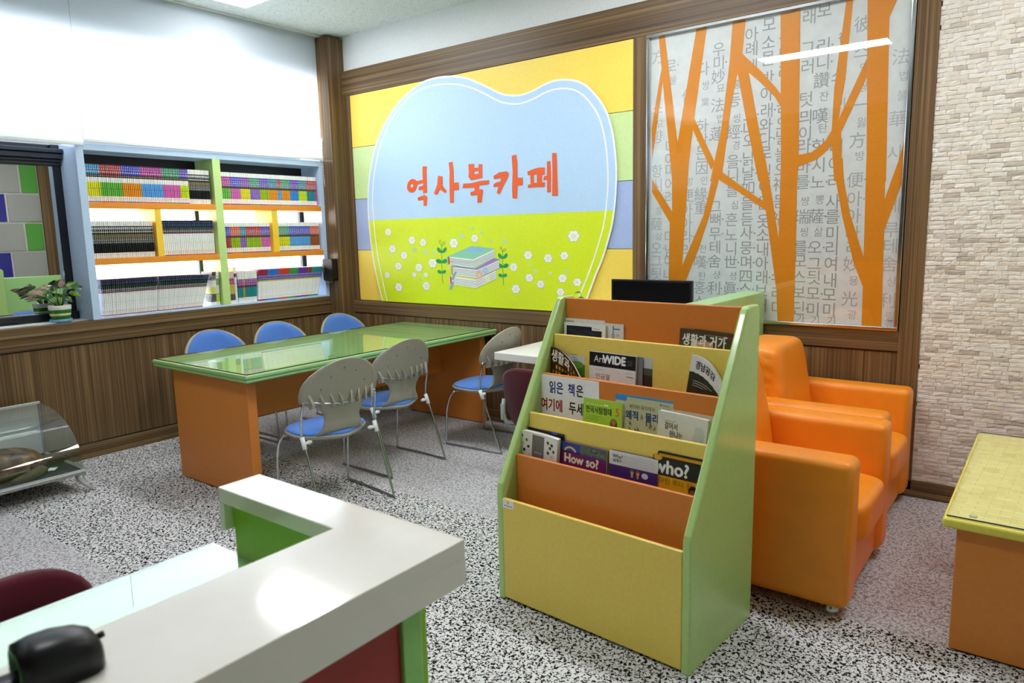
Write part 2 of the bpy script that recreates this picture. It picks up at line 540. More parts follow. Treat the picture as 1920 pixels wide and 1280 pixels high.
LETTERS = [[[[1.133,2.084],[1.181,2.08],[1.175,2.032],[1.174,1.971],[1.172,1.867],[1.126,1.865],[1.128,1.895],[1.075,1.891],[1.083,1.92],[1.13,1.927],[1.13,1.95],[1.062,1.937],[1.051,1.908],[1.03,1.886],[0.993,1.876],[0.962,1.885],[0.943,1.904],[0.94,1.93],[0.953,1.961],[0.977,1.981],[1.006,1.99],[1.036,1.984],[1.06,1.968],[1.13,1.975],[1.129,2.035]],[[1.0,1.948],[0.984,1.943],[0.979,1.932],[0.987,1.921],[1.003,1.918],[1.015,1.926],[1.016,1.939]]],[[[1.061,1.831],[1.142,1.851],[1.175,1.832],[1.16,1.757],[1.127,1.762],[1.13,1.81],[1.066,1.807]]],[[[1.304,1.996],[1.353,1.987],[1.349,1.915],[1.394,1.869],[1.38,1.852],[1.319,1.886],[1.284,1.842],[1.25,1.855],[1.292,1.926]]],[[[1.427,2.092],[1.469,2.095],[1.475,2.02],[1.474,1.93],[1.527,1.93],[1.527,1.871],[1.472,1.87],[1.465,1.771],[1.426,1.771],[1.428,1.94],[1.434,2.015]]],[[[1.636,2.064],[1.697,2.062],[1.695,2.03],[1.739,2.031],[1.741,2.058],[1.777,2.053],[1.774,1.949],[1.66,1.939],[1.632,1.965],[1.639,2.001]],[[1.694,2.004],[1.694,1.983],[1.738,1.984],[1.739,2.004]]],[[[1.577,1.917],[1.66,1.916],[1.757,1.928],[1.843,1.928],[1.842,1.898],[1.742,1.893],[1.738,1.864],[1.77,1.862],[1.779,1.847],[1.767,1.804],[1.761,1.762],[1.717,1.762],[1.72,1.821],[1.652,1.82],[1.647,1.846],[1.692,1.855],[1.692,1.879],[1.567,1.883]]],[[[1.887,1.956],[1.943,1.981],[2.017,1.983],[2.036,1.968],[2.029,1.94],[1.977,1.869],[1.941,1.814],[1.915,1.827],[1.934,1.875],[1.885,1.872],[1.886,1.895],[1.923,1.909],[1.95,1.91],[1.963,1.927],[1.954,1.936],[1.893,1.931]]],[[[2.068,2.095],[2.109,2.099],[2.118,2.046],[2.117,1.929],[2.169,1.926],[2.167,1.872],[2.116,1.87],[2.11,1.776],[2.068,1.78],[2.065,1.853],[2.074,1.972]]],[[[2.212,1.969],[2.278,1.985],[2.321,1.99],[2.37,1.986],[2.366,1.936],[2.343,1.937],[2.341,1.883],[2.368,1.881],[2.367,1.849],[2.275,1.85],[2.214,1.849],[2.215,1.873],[2.239,1.873],[2.238,1.941],[2.216,1.941]],[[2.267,1.942],[2.27,1.882],[2.297,1.882],[2.298,1.944]]],[[[2.39,2.027],[2.418,2.03],[2.423,1.949],[2.419,1.807],[2.387,1.807],[2.389,1.897],[2.357,1.897],[2.36,1.923],[2.387,1.928]]],[[[2.435,2.084],[2.472,2.082],[2.477,1.959],[2.481,1.78],[2.431,1.781],[2.436,1.948]]]]
FLOWERS = [[0.681,1.55,0.039],[0.969,1.476,0.041],[1.101,1.456,0.039],[0.725,1.403,0.042],[0.866,1.346,0.041],[0.79,1.252,0.042],[1.04,1.243,0.043],[1.203,1.282,0.047],[0.644,1.171,0.034],[0.98,1.18,0.027],[1.12,1.181,0.026],[0.782,1.067,0.045],[1.12,1.087,0.045],[1.452,1.447,0.047],[1.677,1.483,0.037],[2.612,1.487,0.049],[2.203,1.35,0.039],[2.386,1.327,0.038],[2.53,1.346,0.035],[2.062,1.258,0.038],[2.21,1.178,0.037],[2.314,1.132,0.036],[2.512,1.18,0.037],[2.639,1.155,0.035],[2.079,1.089,0.041],[2.492,1.079,0.035]]
DOTS = [[1.002,1.393,0.027],[1.13,1.373,0.026],[1.225,1.372,0.022],[1.054,1.142,0.019],[0.929,1.186,0.01],[1.065,1.189,0.011],[1.538,1.502,0.027],[1.657,1.56,0.016],[1.751,1.524,0.017],[1.84,1.462,0.016],[1.982,1.455,0.023],[2.23,1.277,0.012],[2.265,1.229,0.018],[2.4,1.215,0.017],[2.548,1.233,0.017]]
BOOKART = [['teal',[[1.373,1.337],[1.637,1.423],[1.88,1.401],[1.879,1.395],[1.656,1.315]]],['sky',[[1.57,1.376],[1.637,1.41],[1.813,1.406],[1.74,1.375]]],['purple',[[1.414,1.254],[1.438,1.264],[1.671,1.242],[1.867,1.325],[1.927,1.32],[1.925,1.31],[1.694,1.231]]],['page',[[1.398,1.335],[1.656,1.315],[1.654,1.248],[1.411,1.275]]],['page',[[1.656,1.315],[1.877,1.392],[1.875,1.332],[1.654,1.248]]],['red',[[1.382,1.335],[1.398,1.334],[1.4,1.273],[1.383,1.275]]],['teal',[[1.368,1.337],[1.382,1.335],[1.383,1.269],[1.37,1.268]]],['teal',[[1.37,1.268],[1.383,1.275],[1.654,1.251],[1.877,1.333],[1.877,1.328],[1.654,1.244]]],['page',[[1.443,1.25],[1.694,1.231],[1.692,1.166],[1.443,1.187]]],['page',[[1.694,1.231],[1.919,1.31],[1.921,1.252],[1.692,1.166]]],['purple',[[1.414,1.254],[1.429,1.253],[1.431,1.186],[1.418,1.188]]],['yellow',[[1.429,1.253],[1.443,1.251],[1.443,1.187],[1.431,1.186]]],['purple',[[1.418,1.188],[1.692,1.166],[1.921,1.252],[1.923,1.246],[1.691,1.159]]],['yellow',[[1.403,1.182],[1.418,1.186],[1.692,1.161],[1.668,1.15],[1.415,1.171]]],['page',[[1.415,1.171],[1.679,1.15],[1.675,1.086],[1.417,1.105]]],['page',[[1.679,1.15],[1.889,1.227],[1.893,1.167],[1.675,1.086]]],['cream',[[1.384,1.171],[1.398,1.173],[1.402,1.108],[1.387,1.108]]],['red',[[1.398,1.173],[1.415,1.171],[1.417,1.107],[1.402,1.108]]],['cream',[[1.387,1.108],[1.403,1.112],[1.675,1.09],[1.893,1.171],[1.893,1.165],[1.674,1.081]]],['yellow',[[1.418,1.296],[1.43,1.296],[1.393,1.229],[1.371,1.233],[1.402,1.28]]],['ribbon',[[1.46,1.214],[1.476,1.213],[1.436,1.145],[1.417,1.149],[1.438,1.193]]],['ribbon',[[1.432,1.133],[1.447,1.132],[1.408,1.065],[1.383,1.067],[1.406,1.105]]]]
PAGELINES = [[[1.401,1.323],[1.656,1.301]],[[1.403,1.311],[1.655,1.288]],[[1.406,1.299],[1.655,1.275]],[[1.409,1.287],[1.654,1.261]],[[1.656,1.301],[1.877,1.38]],[[1.655,1.288],[1.876,1.368]],[[1.655,1.275],[1.876,1.356]],[[1.654,1.261],[1.875,1.344]],[[1.443,1.237],[1.694,1.218]],[[1.443,1.225],[1.693,1.205]],[[1.443,1.212],[1.693,1.192]],[[1.443,1.199],[1.692,1.179]],[[1.694,1.218],[1.919,1.298]],[[1.693,1.205],[1.92,1.287]],[[1.693,1.192],[1.92,1.275]],[[1.692,1.179],[1.92,1.263]],[[1.416,1.158],[1.679,1.138]],[[1.416,1.145],[1.678,1.125]],[[1.416,1.132],[1.677,1.112]],[[1.417,1.118],[1.676,1.099]],[[1.679,1.138],[1.89,1.215]],[[1.678,1.125],[1.89,1.203]],[[1.677,1.112],[1.891,1.191]],[[1.676,1.099],[1.892,1.179]]]
ARTFLOWERS = [['pink',1.716,1.191,0.019],['bluef',1.779,1.228,0.016],['palef',1.802,1.166,0.014]]
STEMS = [[[1.314,1.114],[1.309,1.177],[1.309,1.251],[1.31,1.325],[1.314,1.399],[1.321,1.436]],[[1.959,1.115],[1.956,1.189],[1.956,1.258],[1.956,1.327],[1.958,1.375],[1.962,1.388]]]
CURLS = [[[1.315,1.417],[1.306,1.44],[1.286,1.456],[1.29,1.471],[1.302,1.474],[1.309,1.463],[1.301,1.452]],[[1.317,1.417],[1.326,1.447],[1.342,1.459],[1.354,1.452],[1.348,1.437],[1.336,1.434],[1.331,1.445]],[[1.958,1.375],[1.951,1.392],[1.935,1.4],[1.937,1.412],[1.945,1.414],[1.95,1.405],[1.943,1.398]],[[1.96,1.371],[1.967,1.391],[1.98,1.4],[1.991,1.393],[1.986,1.381],[1.975,1.379],[1.973,1.388]]]
LEAVES = [[[1.315,1.368],[1.3,1.366],[1.277,1.373],[1.26,1.392],[1.264,1.41],[1.279,1.414],[1.299,1.399],[1.315,1.382]],[[1.315,1.368],[1.33,1.366],[1.353,1.373],[1.371,1.391],[1.369,1.41],[1.355,1.414],[1.334,1.399],[1.315,1.382]],[[1.311,1.285],[1.293,1.279],[1.262,1.282],[1.245,1.299],[1.251,1.312],[1.274,1.318],[1.297,1.31],[1.311,1.298]],[[1.311,1.285],[1.328,1.279],[1.358,1.283],[1.377,1.3],[1.372,1.313],[1.35,1.318],[1.327,1.311],[1.311,1.298]],[[1.306,1.199],[1.292,1.194],[1.269,1.196],[1.255,1.211],[1.26,1.222],[1.278,1.227],[1.296,1.221],[1.307,1.21]],[[1.306,1.199],[1.32,1.194],[1.344,1.198],[1.358,1.212],[1.355,1.223],[1.337,1.227],[1.319,1.221],[1.307,1.21]],[[1.958,1.321],[1.945,1.32],[1.925,1.326],[1.91,1.344],[1.913,1.361],[1.926,1.365],[1.944,1.351],[1.959,1.335]],[[1.958,1.321],[1.971,1.32],[1.991,1.327],[2.007,1.344],[2.005,1.361],[1.992,1.365],[1.974,1.351],[1.959,1.335]],[[1.956,1.255],[1.941,1.249],[1.914,1.253],[1.899,1.268],[1.904,1.28],[1.924,1.286],[1.944,1.279],[1.957,1.267]],[[1.956,1.255],[1.971,1.25],[1.998,1.253],[2.014,1.269],[2.01,1.281],[1.99,1.286],[1.97,1.279],[1.957,1.267]],[[1.954,1.181],[1.942,1.176],[1.921,1.179],[1.909,1.192],[1.913,1.203],[1.929,1.207],[1.944,1.202],[1.954,1.192]],[[1.954,1.181],[1.966,1.177],[1.987,1.18],[1.999,1.194],[1.996,1.204],[1.981,1.208],[1.965,1.202],[1.954,1.192]]]
TREES = [[[3.262,2.751],[3.305,2.749],[3.4,2.071],[3.439,1.824],[3.366,1.828],[3.285,2.531]],[[3.282,2.542],[3.294,2.47],[3.223,1.984],[3.216,2.176]],[[3.516,2.746],[3.584,2.744],[3.51,2.205],[3.467,1.822],[3.372,1.828],[3.4,2.071]],[[3.361,1.975],[3.481,1.966],[3.443,1.282],[3.444,1.234],[3.469,1.182],[3.417,1.003],[3.341,1.0],[3.348,1.181],[3.352,1.567],[3.368,1.639]],[[3.222,1.852],[3.222,1.768],[3.352,1.563],[3.372,1.629]],[[3.443,1.282],[3.585,1.606],[3.644,1.864],[3.694,1.949],[3.707,1.938],[3.681,1.822],[3.628,1.615],[3.556,1.397],[3.469,1.182],[3.407,1.003],[3.38,1.126]],[[3.512,2.21],[3.653,1.926],[3.631,1.883],[3.497,2.152]],[[3.746,2.739],[3.825,2.739],[3.81,2.551],[3.783,2.444],[3.748,2.255],[3.701,1.853],[3.655,1.811],[3.624,1.813],[3.69,2.128],[3.732,2.503]],[[3.808,2.554],[3.929,2.432],[4.017,2.328],[4.049,2.283],[4.053,2.21],[4.01,2.279],[3.922,2.373],[3.85,2.439],[3.783,2.447]],[[3.783,2.449],[3.852,2.439],[3.919,2.123],[3.995,1.791],[3.929,1.795],[3.851,2.13]],[[3.906,1.933],[3.967,1.928],[4.022,1.659],[4.06,1.447],[4.088,1.341],[4.056,1.146],[3.978,1.621],[3.962,1.675]],[[3.696,1.869],[3.81,1.785],[3.964,1.671],[3.981,1.618],[3.812,1.736],[3.68,1.82],[3.644,1.864]],[[4.029,2.734],[4.139,2.738],[4.16,1.934],[4.158,1.781],[4.063,1.787]],[[4.059,1.921],[4.153,1.913],[4.161,1.531],[4.166,0.949],[4.07,0.949],[4.055,1.165],[4.06,1.447]],[[4.146,1.93],[4.232,1.942],[4.3,1.994],[4.337,2.057],[4.345,1.999],[4.319,1.948],[4.26,1.899],[4.149,1.861]],[[4.383,2.738],[4.418,2.738],[4.396,2.334],[4.369,2.107],[4.386,2.039],[4.404,1.766],[4.361,1.769],[4.339,1.982],[4.336,2.062],[4.34,2.281]],[[4.356,1.897],[4.401,1.894],[4.413,1.768],[4.455,1.578],[4.535,1.342],[4.55,1.16],[4.538,1.176],[4.485,1.306],[4.413,1.57],[4.367,1.789]],[[4.501,2.418],[4.505,2.318],[4.386,2.038],[4.369,2.107]],[[4.49,2.737],[4.603,2.734],[4.602,2.613],[4.628,1.753],[4.53,1.759]],[[4.602,2.714],[4.641,2.707],[4.602,2.611]],[[4.524,1.884],[4.62,1.877],[4.626,1.656],[4.633,1.489],[4.645,0.948],[4.543,0.95],[4.539,1.178],[4.535,1.342]],[[4.626,1.656],[4.685,1.863],[4.71,1.979],[4.716,1.81],[4.713,1.755],[4.633,1.487],[4.621,1.564]]]
# ---------------------------------------------------------------- the room
XR, YB, ZC = 7.5, -7.6, 3.28
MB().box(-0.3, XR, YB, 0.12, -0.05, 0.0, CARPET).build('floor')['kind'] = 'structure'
MB().box(-0.3, XR, YB, 0.12, ZC, ZC + 0.08, ceiling_tile()).build('ceiling')['kind'] = 'structure'
MB().box(-0.3, XR + 0.1, 0.02, 0.14, 0, ZC, WALL_WHITE).build('wall_back')['kind'] = 'structure'
MB().box(-0.3, XR + 0.1, YB - 0.1, YB, 0, ZC, WOOD_X).build('wall_rear')['kind'] = 'structure'
MB().box(XR, XR + 0.1, YB, 0.02, 0, ZC, WOOD_V).build('wall_right')['kind'] = 'structure'
# window wall: panelling below, a deep window recess above
m = MB()
m.box(-0.06, 0.0, YB, 0.02, 0.0, 0.90, WOOD_V)
m.box(-0.30, -0.06, YB, 0.02, 0.0, 0.975, WALL_WHITE)
m.build('wall_left')['kind'] = 'structure'
m = MB()
m.box(-0.30, -0.085, YB, 0.02, 2.83, ZC, plain('#b9bcc0', 0.8))
m.build('trim_9')['kind'] = 'structure'
m = MB()
m.box(-0.30, 0.0, -0.165, 0.02, 0.9, 2.93, WALL_WHITE)
m.build('trim_10')['kind'] = 'structure'
m = MB()
m.box(-0.34, 0.012, YB, -0.165, 0.92, 0.972, WOOD_Y)
m.box(0.0, 0.024, YB, -0.165, 0.905, 0.925, WOOD_Y)
m.box(0.0, 0.014, YB, -0.165, 0.818, 0.908, WOOD_Y)
m.box(0.0, 0.004, YB, -0.165, 0.808, 0.818, BLACK)
struct(m.build('trim_1', bevel=0.004))
m = MB()
m.box(0.0, 0.012, YB, -0.165, 0.03, 0.098, WOOD_Y).box(0.0, 0.03, YB, -0.165, 0.0, 0.035, WOOD_Y)
m.box(0.0, 0.003, YB, -0.165, 0.098, 0.107, BLACK)
struct(m.build('baseboard_left', bevel=0.008))
struct(MB().box(-0.02, 0.158, -0.165, 0.02, 0.0, 3.262, WOOD_V).build('trim_2', bevel=0.003))
# back wall panelling
ZR = 0.814
struct(MB().box(0.158, 4.74, -0.004, 0.02, 0.0, ZR - 0.005, WOOD_V).build('wall_back_wainscot'))
m = MB()
m.box(0.158, 4.74, -0.012, 0.02, ZR + 0.003, 0.931, WOOD_X)
m.box(0.158, 4.74, -0.003, 0.02, ZR - 0.005, ZR + 0.003, BLACK)
struct(m.build('trim_3', bevel=0.002))
struct(MB().box(0.158, XR, -0.012, 0.02, 2.766, 2.98, WOOD_X).build('trim_4', bevel=0.002))
m = MB()
m.box(0.158, 0.246, -0.011, 0.02, 0.931, 2.766, WOOD_V)
m.box(3.083, 3.188, -0.011, 0.02, 0.931, 2.766, WOOD_V)
struct(m.build('trim_5', bevel=0.002))
m = MB()
m.box(4.735, 4.842, -0.016, 0.02, 0.0, 2.766, WOOD_V)
m.box(4.763, 4.766, -0.018, 0.0, 0.0, 2.766, plain('#6b4c2f', 0.5))
struct(m.build('trim_6', bevel=0.003))
m = MB()
m.box(0.158, XR, -0.016, 0.02, 0.03, 0.094, WOOD_X).box(0.158, XR, -0.032, 0.02, 0.0, 0.034, WOOD_X)
struct(m.build('baseboard_back', bevel=0.007))
# thin plaster edge along the ceiling above the blinds
struct(MB().box(-0.02, 0.052, YB, -0.02, 3.267, ZC, plain('#eceeee', 0.6)).build('trim_7', bevel=0.003))
# split-face stone cladding, one mesh of small bricks
def stone_wall():
    m = MB(); mat = stone(); rnd = random.Random(3)
    z = 0.094; row = 0
    while z < 2.76:
        h = 0.0236
        x = 4.842 - (rnd.random() * 0.07 if row % 1 == 0 else 0)
        while x < XR:
            w = rnd.choice((0.04, 0.06, 0.075, 0.08, 0.09))
            x0, x1 = max(x, 4.840 + rnd.uniform(-0.003, 0.003)), min(x + w - 0.001, XR)
            x += w
            if x1 - x0 < 0.008: continue
            nu = 4 if x0 < 5.9 else 2
            d = rnd.uniform(0.010, 0.0122); tilt = rnd.uniform(-0.0008, 0.0008)
            vs, fs = [], []
            for j in range(4):
                for i in range(nu + 1):
                    edge = (i in (0, nu)) or (j in (0, 3))
                    q = d + tilt * (j - 1.5) / 1.5 + rnd.uniform(-0.0010, 0.0010) - (0.0013 if edge else 0)
                    vs.append((x0 + (x1 - x0) * i / nu, -q, z + 0.0006 + (h - 0.0012) * j / 3 + (rnd.uniform(-0.0014, 0.001) if j in (0, 3) else 0)))
            for j in range(3):
                for i in range(nu):
                    a = j * (nu + 1) + i
                    fs.append((a, a + 1, a + nu + 2, a + nu + 1))
            k = len(vs)
            ring = [i for i in range(nu + 1)] + [j * (nu + 1) + nu for j in range(1, 4)] + [3 * (nu + 1) + i for i in range(nu - 1, -1, -1)] + [j * (nu + 1) for j in (2, 1)]
            for t in ring: vs.append((vs[t][0], 0.012, vs[t][2]))
            for q in range(len(ring)):
                p = (q + 1) % len(ring)
                fs.append((ring[p], ring[q], k + q, k + p))
            m.add(vs, fs, mat)
        z += h; row += 1
    o = m.build('wall_back_stone'); struct(o)
stone_wall()
# the far right wall: coloured wall boards over a pale green dado, timber post in the corner
struct(MB().box(XR - 0.09, XR, -0.2, 0.0, 0, 2.766, WOOD_V).build('trim_8'))
struct(MB().box(XR - 0.05, XR, YB, -0.2, 0.0, 0.90, plain('#a4d184', 0.5)).build('wall_right_dado'))
GREYB = plain('#a9aaa6', 0.5); GREENB = plain('#57a83f', 0.5); BLUEB = plain('#23268e', 0.5)
struct(MB().box(XR - 0.012, XR, YB, -0.2, 0.90, 2.766, plain('#d9d9d4', 0.5)).build('wall_right_backing'))

# ---------------------------------------------------------------- windows behind the blinds
def window_left():
    f = MB()
    y0, y1 = -4.2, -2.2465
    f.box(-0.33, -0.245, y1 - 0.052, y1 + 0.003, 0.975, 2.2, BLACK_FRAME)
    f.box(-0.30, -0.25, y0, y0 + 0.06, 0.975, 2.09, BLACK_FRAME)
    f.box(-0.30, -0.20, y0, y1, 0.975, 1.03, BLACK_FRAME)
    f.box(-0.30, -0.235, y0, y1, 2.05, 2.17, BLACK_FRAME)
    f.box(-0.30, -0.225, y0, y1, 2.055, 2.075, BLACK_FRAME)
    f.box(-0.30, -0.215, y0, y1, 2.082, 2.094, plain('#3b4254', 0.3))
    f.box(-0.30, -0.19, y0, y1, 2.10, 2.135, plain('#2b3040', 0.35))
    f.box(-0.30, -0.17, y0, y1, 2.138, 2.166, plain('#2b3040', 0.35))
    w = f.build('window_1', bevel=0.004); struct(w)
    p = MB().box(-0.006, 0.0, -1.0, 1.0, -0.54, 0.54, MIRROR).build('window_pane', w)
    p.location = (-0.285, -3.27, 1.54); p.rotation_euler = (0, 0, PANE_TURN)
    h = MB().box(-0.20, -0.17, -2.86, -2.62, 0.995, 1.035, BLACK_FRAME).build('window_handle', w, bevel=0.008)
    s = MB()
    s.box(-0.25, -0.248, -2.306, -2.272, 1.285, 1.32, WHITE_PLASTIC)
    s.build('window_sticker', w, label='small white sticker on the black frame')
PANE_TURN = R(-2.0)
window_left()
MULL = (-1.262, -0.236)
def window_shelf():
    f = MB()
    f.box(-0.31, -0.27, -2.25, -0.165, 1.80, 2.17, BLACK)
    for y in MULL:
        f.box(-0.31, -0.275, y, y + 0.075, 0.975, 1.82, BLACK)
    w = f.build('window_2'); struct(w)
    MB().box(-0.325, -0.318, -2.25, -0.165, 0.975, 2.2, FROST).build('window_pane', w)
window_shelf()
struct(MB().box(-0.30, -0.28, YB, -2.25, 2.172, 2.20, BLACK_FRAME).build('window_3'))
struct(MB().box(-0.33, -0.28, YB, -4.2, 0.975, 2.166, plain('#20232b', 0.4)).build('window_4'))
# roller blinds
def blind(name, y0, y1, zb, x, label):
    t = thing(name, label, 'blind', (x, (y0 + y1) / 2, zb))
    w = (y1 - y0) / 2
    MB().box(-0.0008, 0.0008, -w, w, 0.0, 3.266 - zb, BLIND).build('blind_fabric', t)
    MB().box(-0.005, 0.006, -w, w, -0.012, 0.01, plain('#f2f4f6', 0.5)).build('bottom_rail', t, bevel=0.003)
    MB().tube([(-0.03, -w, 3.225 - zb), (-0.03, w, 3.225 - zb)], 0.028, plain('#dfe3e8', 0.6)).build('roller', t)
    return t
blind('roller_blind', -2.19, -0.182, 2.216, 0.03, 'white roller blind pulled down over the top of the bookshelf')
blind('roller_blind', -5.4, -2.196, 2.188, 0.034, 'white roller blind pulled down above the dark plain window')
# beaded pull chain
def chain():
    m = MB()
    n = 60
    pts = []
    for i in range(n):
        a = 2 * math.pi * i / n
        z = 2.20 + math.sin(a) * 0.245 * (1 if math.sin(a) < 0 else 0.9)
        pts.append((0.028, -0.152 + math.cos(a) * 0.022, z))
    m.tube([(0.028, -0.152, 3.2), (0.028, -0.152, 2.41)], 0.0018, WHITE_PLASTIC, 6)
    for p in pts:
        m.lathe([(0.001, p[2] - 0.006), (0.005, p[2] - 0.0035), (0.006, p[2]), (0.005, p[2] + 0.0035), (0.001, p[2] + 0.006)], WHITE_PLASTIC, p[0], p[1], 6)
    m.tube(pts, 0.0018, WHITE_PLASTIC, 5, closed=True)
    o = m.build('pull_chain', loc=None)
    tag(o, 'white beaded pull chain looping down beside the right end of the blind', 'chain')
chain()
def wall_device():
    t = thing('wall_control_box', 'small black plastic box mounted on the timber corner post beside the bookshelf', 'box', (0.078, -0.165, 1.13))
    MB().prism(rounded(0.13, 0.2, 0.02), 0.0, 0.065, plain('#15110f', 0.4, 0, 0.25), lambda a, b, h: (a, -h, b + 0.09)).build('housing', t, bevel=0.006)
    MB().box(-0.066, -0.045, -0.07, -0.02, 0.07, 0.14, plain('#4a473f', 0.5)).build('side_buttons', t)
    MB().tube([(-0.07, -0.03, -0.022), (-0.06, -0.035, -0.028), (-0.02, -0.04, -0.028), (0.02, -0.04, -0.02), (0.03, -0.03, 0.0)], 0.004, plain('#b9b4ac', 0.4), 8).build('wire_loop', t)
wall_device()

# ---------------------------------------------------------------- ceiling lamps
LAMPS = [(0.925, -1.18), (3.33, -1.18), (5.75, -1.18), (3.33, -3.61)]
LW = ('above the table end by the bookshelf', 'above the computer desk by the mural wall', 'above the low yellow table', 'over the middle of the room, mirrored in the calligraphy board')
for (x, y), wd in zip(LAMPS, LW):
    t = thing('ceiling_lamp', 'white recessed fluorescent ceiling lamp ' + wd, 'lamp', (x, y, ZC), 0, 'recessed ceiling lamps')
    MB().box(-0.62, 0.62, -0.145, 0.145, -0.006, -0.002, LAMP).build('diffuser', t)
    m = MB()
    m.box(-0.64, 0.64, -0.165, -0.145, -0.012, 0, WHITE_PLASTIC).box(-0.64, 0.64, 0.145, 0.165, -0.012, 0, WHITE_PLASTIC)
    m.box(-0.64, -0.62, -0.145, 0.145, -0.012, 0, WHITE_PLASTIC).box(0.62, 0.64, -0.145, 0.145, -0.012, 0, WHITE_PLASTIC)
    m.build('frame', t)

# ---------------------------------------------------------------- wall boards on the far right wall (seen in the dark window)
ZROW = (0.925, 1.393, 1.853, 2.309, 2.764)
def far_boards():
    rows = {3: [(-0.455, -0.205, GREENB), (-1.55, -0.46, GREYB), (-1.8, -1.555, BLUEB), (-2.9, -1.805, GREYB)],
            2: [(-0.67, -0.205, GREYB), (-0.92, -0.675, BLUEB), (-2.0, -0.925, GREYB), (-2.3, -2.005, GREENB)],
            1: [(-0.46, -0.205, GREENB), (-1.5, -0.465, GREYB), (-1.75, -1.505, BLUEB), (-2.8, -1.755, GREYB)],
            0: [(-0.68, -0.205, GREYB), (-0.93, -0.685, BLUEB), (-2.0, -0.935, GREYB), (-2.25, -2.005, GREENB)]}
    nm = {GREYB: 'grey', GREENB: 'green', BLUEB: 'dark blue'}
    rn = ('lowest', 'second lowest', 'second highest', 'highest')
    for k, lst in rows.items():
        for i, (y0, y1, mt) in enumerate(lst):
            o = MB().box(XR - 0.035, XR - 0.012, y0 + 0.012, y1 - 0.012, ZROW[k] + 0.014, ZROW[k + 1] - 0.014, mt).build('wall_board', bevel=0.004)
            tag(o, '%s wall board, %s from the timber post in the %s row reflected in the window' % (nm[mt], ('first', 'second', 'third', 'fourth')[i], rn[k]), 'wall board', 'coloured boards on the far wall')
far_boards()
